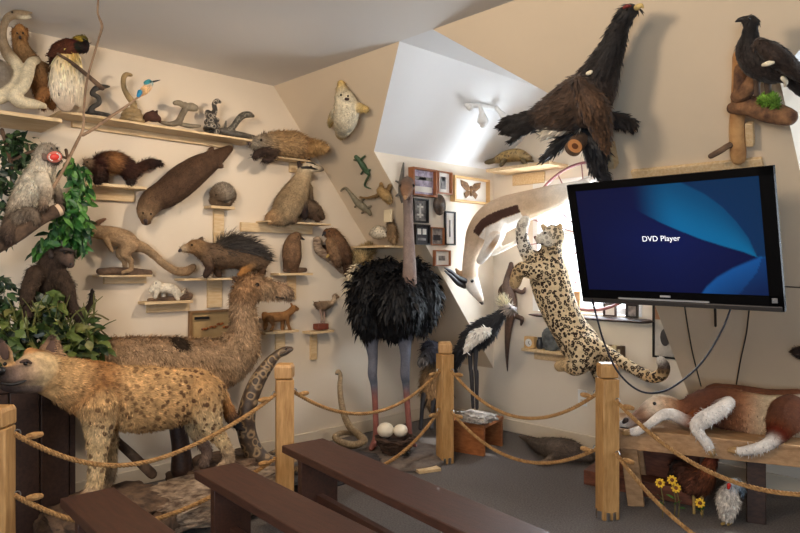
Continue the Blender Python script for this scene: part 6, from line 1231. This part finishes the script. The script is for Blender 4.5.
parts(PBb, [[(630, 432, -.03, 3.6), (625.5, 433, -.03, 3.2), (623.5, 433.5, -.03, 2)], [(710, 449, -.05, 4.4), (712, 453, -.05, 4), (712, 455, -.05, 2.6)], [(736, 450.5, -.05, 3.6), (732, 450.5, -.05, 3.2), (729.5, 451, -.05, 2)]], 'hoof', mat('tan hoof', (176, 140, 92), .5, var=.25), cf)
eye(PBb, 654.5, 403.5, .05, 1.8, cf); parts(PBb, [[(626, 420, .035, 2.6), (624, 422, .04, 2)], [(621, 428, .03, 1.4), (629, 429, .02, 1.2)]], 'nostril', mat('dark nose', (60, 46, 44)), cf)
# ground below: rooster, small white bird, yellow flowers
rt = critter('rooster', 'dark red brown rooster standing in shade below the calf bench', 'bird',
    [chain(PD, [(684, 470, 3.62, 8, (70, 40, 28)), (692, 478, 3.6, 14, (92, 52, 34)), (701, 480, 3.58, 13, (100, 56, 34)), (708, 470, 3.56, 8, (120, 66, 36)), (712, 461, 3.55, 5.5, (116, 60, 36)), (714, 456, 3.55, 4.6, (110, 50, 36))]), chain(PD, [(684, 472, 3.64, 7, (50, 36, 30)), (678, 466, 3.66, 6, (44, 34, 32)), (674, 474, 3.68, 4, (40, 34, 34))])], FEAM, vox=.007, fn=PD,
    fur=[dict(n=2200, L=.035, w=.009, comb=fdir(-.5, -.2, -.8), lift=.12, jit=.15)], eyes=[(716, 455, 3.52, .9)], parts_=[('comb', mat('red comb', (190, 36, 26), .5), [[(710, 451, 3.54, 1.6), (713, 449.5, 3.54, 2.2), (717, 451, 3.54, 1.5)]]), ('beak', HORN, [[(718, 456, 3.54, 1.6), (721, 457.5, 3.54, .6)]]), ('leg', mat('yellow leg', (170, 140, 80)), [[(694, 488, 3.58, 2.4), (694, 508, 3.58, 1.4), (694, 513, 3.58, 1.6)], [(702, 488, 3.56, 2.4), (702, 508, 3.56, 1.4), (702, 514, 3.56, 1.6)]])])
critter('white_bird', 'small pale bird with blue grey crest standing on the floor beside the rooster', 'bird',
    [chain(PD, [(727, 513, 3.42, 8, (214, 204, 192)), (728, 503, 3.42, 11, (226, 216, 204)), (729, 494, 3.42, 9.5, (222, 212, 200)), (732, 487, 3.41, 6, (210, 204, 200)), (735, 483, 3.4, 5, (190, 200, 210))]), chain(PD, [(736, 482, 3.42, 3.6, (160, 176, 190)), (741, 487, 3.44, 3, (150, 166, 180)), (743, 494, 3.46, 1.8, (140, 156, 170))])], FEAM, vox=.006, fn=PD,
    fur=[dict(n=1300, L=.025, w=.007, comb=fdir(0, 0, -1), lift=.2, jit=.2)], eyes=[(731, 482, 3.37, .8)], parts_=[('wattle', mat('red comb', (190, 36, 26)), [[(729, 485, 3.38, 2), (728.5, 488, 3.38, 1.5)]]), ('leg', mat('yellow leg', (170, 140, 80)), [[(725, 516, 3.42, 2), (725, 522, 3.42, 1.4), (722, 524, 3.40, 1.4)], [(731, 516, 3.42, 2), (731, 522, 3.42, 1.4), (728, 524.5, 3.40, 1.4)]])])
YEL = mat('yellow petal', (226, 180, 40), .6)
for k, (x, y, lab) in enumerate(((660, 483, 'yellow artificial flower in shade in front of the wooden steps, nearest the post'), (672, 480, 'yellow artificial flower in shade beside the rooster tail'), (700, 503, 'yellow artificial flower on a short stem under the rooster'), (676, 488, 'lower yellow artificial flower just below its neighbour by the rooster'))):
    p_, t_ = PD(x, y, 3.5); fl_ = thing('artificial_flower', lab, 'flower', (p_[0], p_[1], 0), 'yellow artificial flowers')
    vd = V(CAM - p_).normalized(); Mf = V((0, 0, 1)).rotation_difference(vd).to_matrix(); mb = MB()
    for j in range(9):
        a_ = j * .698 + k; mb.ball(V(p_) + Mf @ V((math.cos(a_) * .017, math.sin(a_) * .017, 0)), .011, (.9, .6, .3), Mf @ Matrix.Rotation(a_, 3, 'Z'), 8)
    mb.build('petals', YEL, fl_); MB().ball(V(p_) + vd * .006, .010, (1, 1, .6), Mf, 10).build('flower_centre', mat('brown centre', (110, 66, 28), .8), fl_)
    MB().tube([V(p_) - vd * .006, V((p_[0] + .01, p_[1] + .02, p_[2] * .5)), V((p_[0], p_[1] + .03, .004))], .003, 6).build('stem', mat('olive vine', (110, 100, 58)), fl_)
    leafset('leaves', LEAFM, fl_, [((p_[0] + .005, p_[1] + .02, p_[2] * (.35 + .15 * j)), (rng.normal(), -.4, .5), (0, -.3, 1)) for j in range(2)], .05, .02)
dt_ = thing('dark_tail', 'dark brown bushy tail tip poking in at the right edge of the slope', 'animal tail', PS(803, 352, .05)[0])
body('tail', [chain(PS, [(796, 352, .06, 4, (60, 46, 40)), (803, 353, .07, 7, (60, 46, 40)), (814, 355, .06, 7, (60, 46, 40)), (824, 356, .05, 5, (60, 46, 40))])], FURM, dt_, vox=.006, fur=[dict(n=900, L=.02, w=.004, comb=fdir(-1, -.3, 0), lift=.5, jit=.3)])
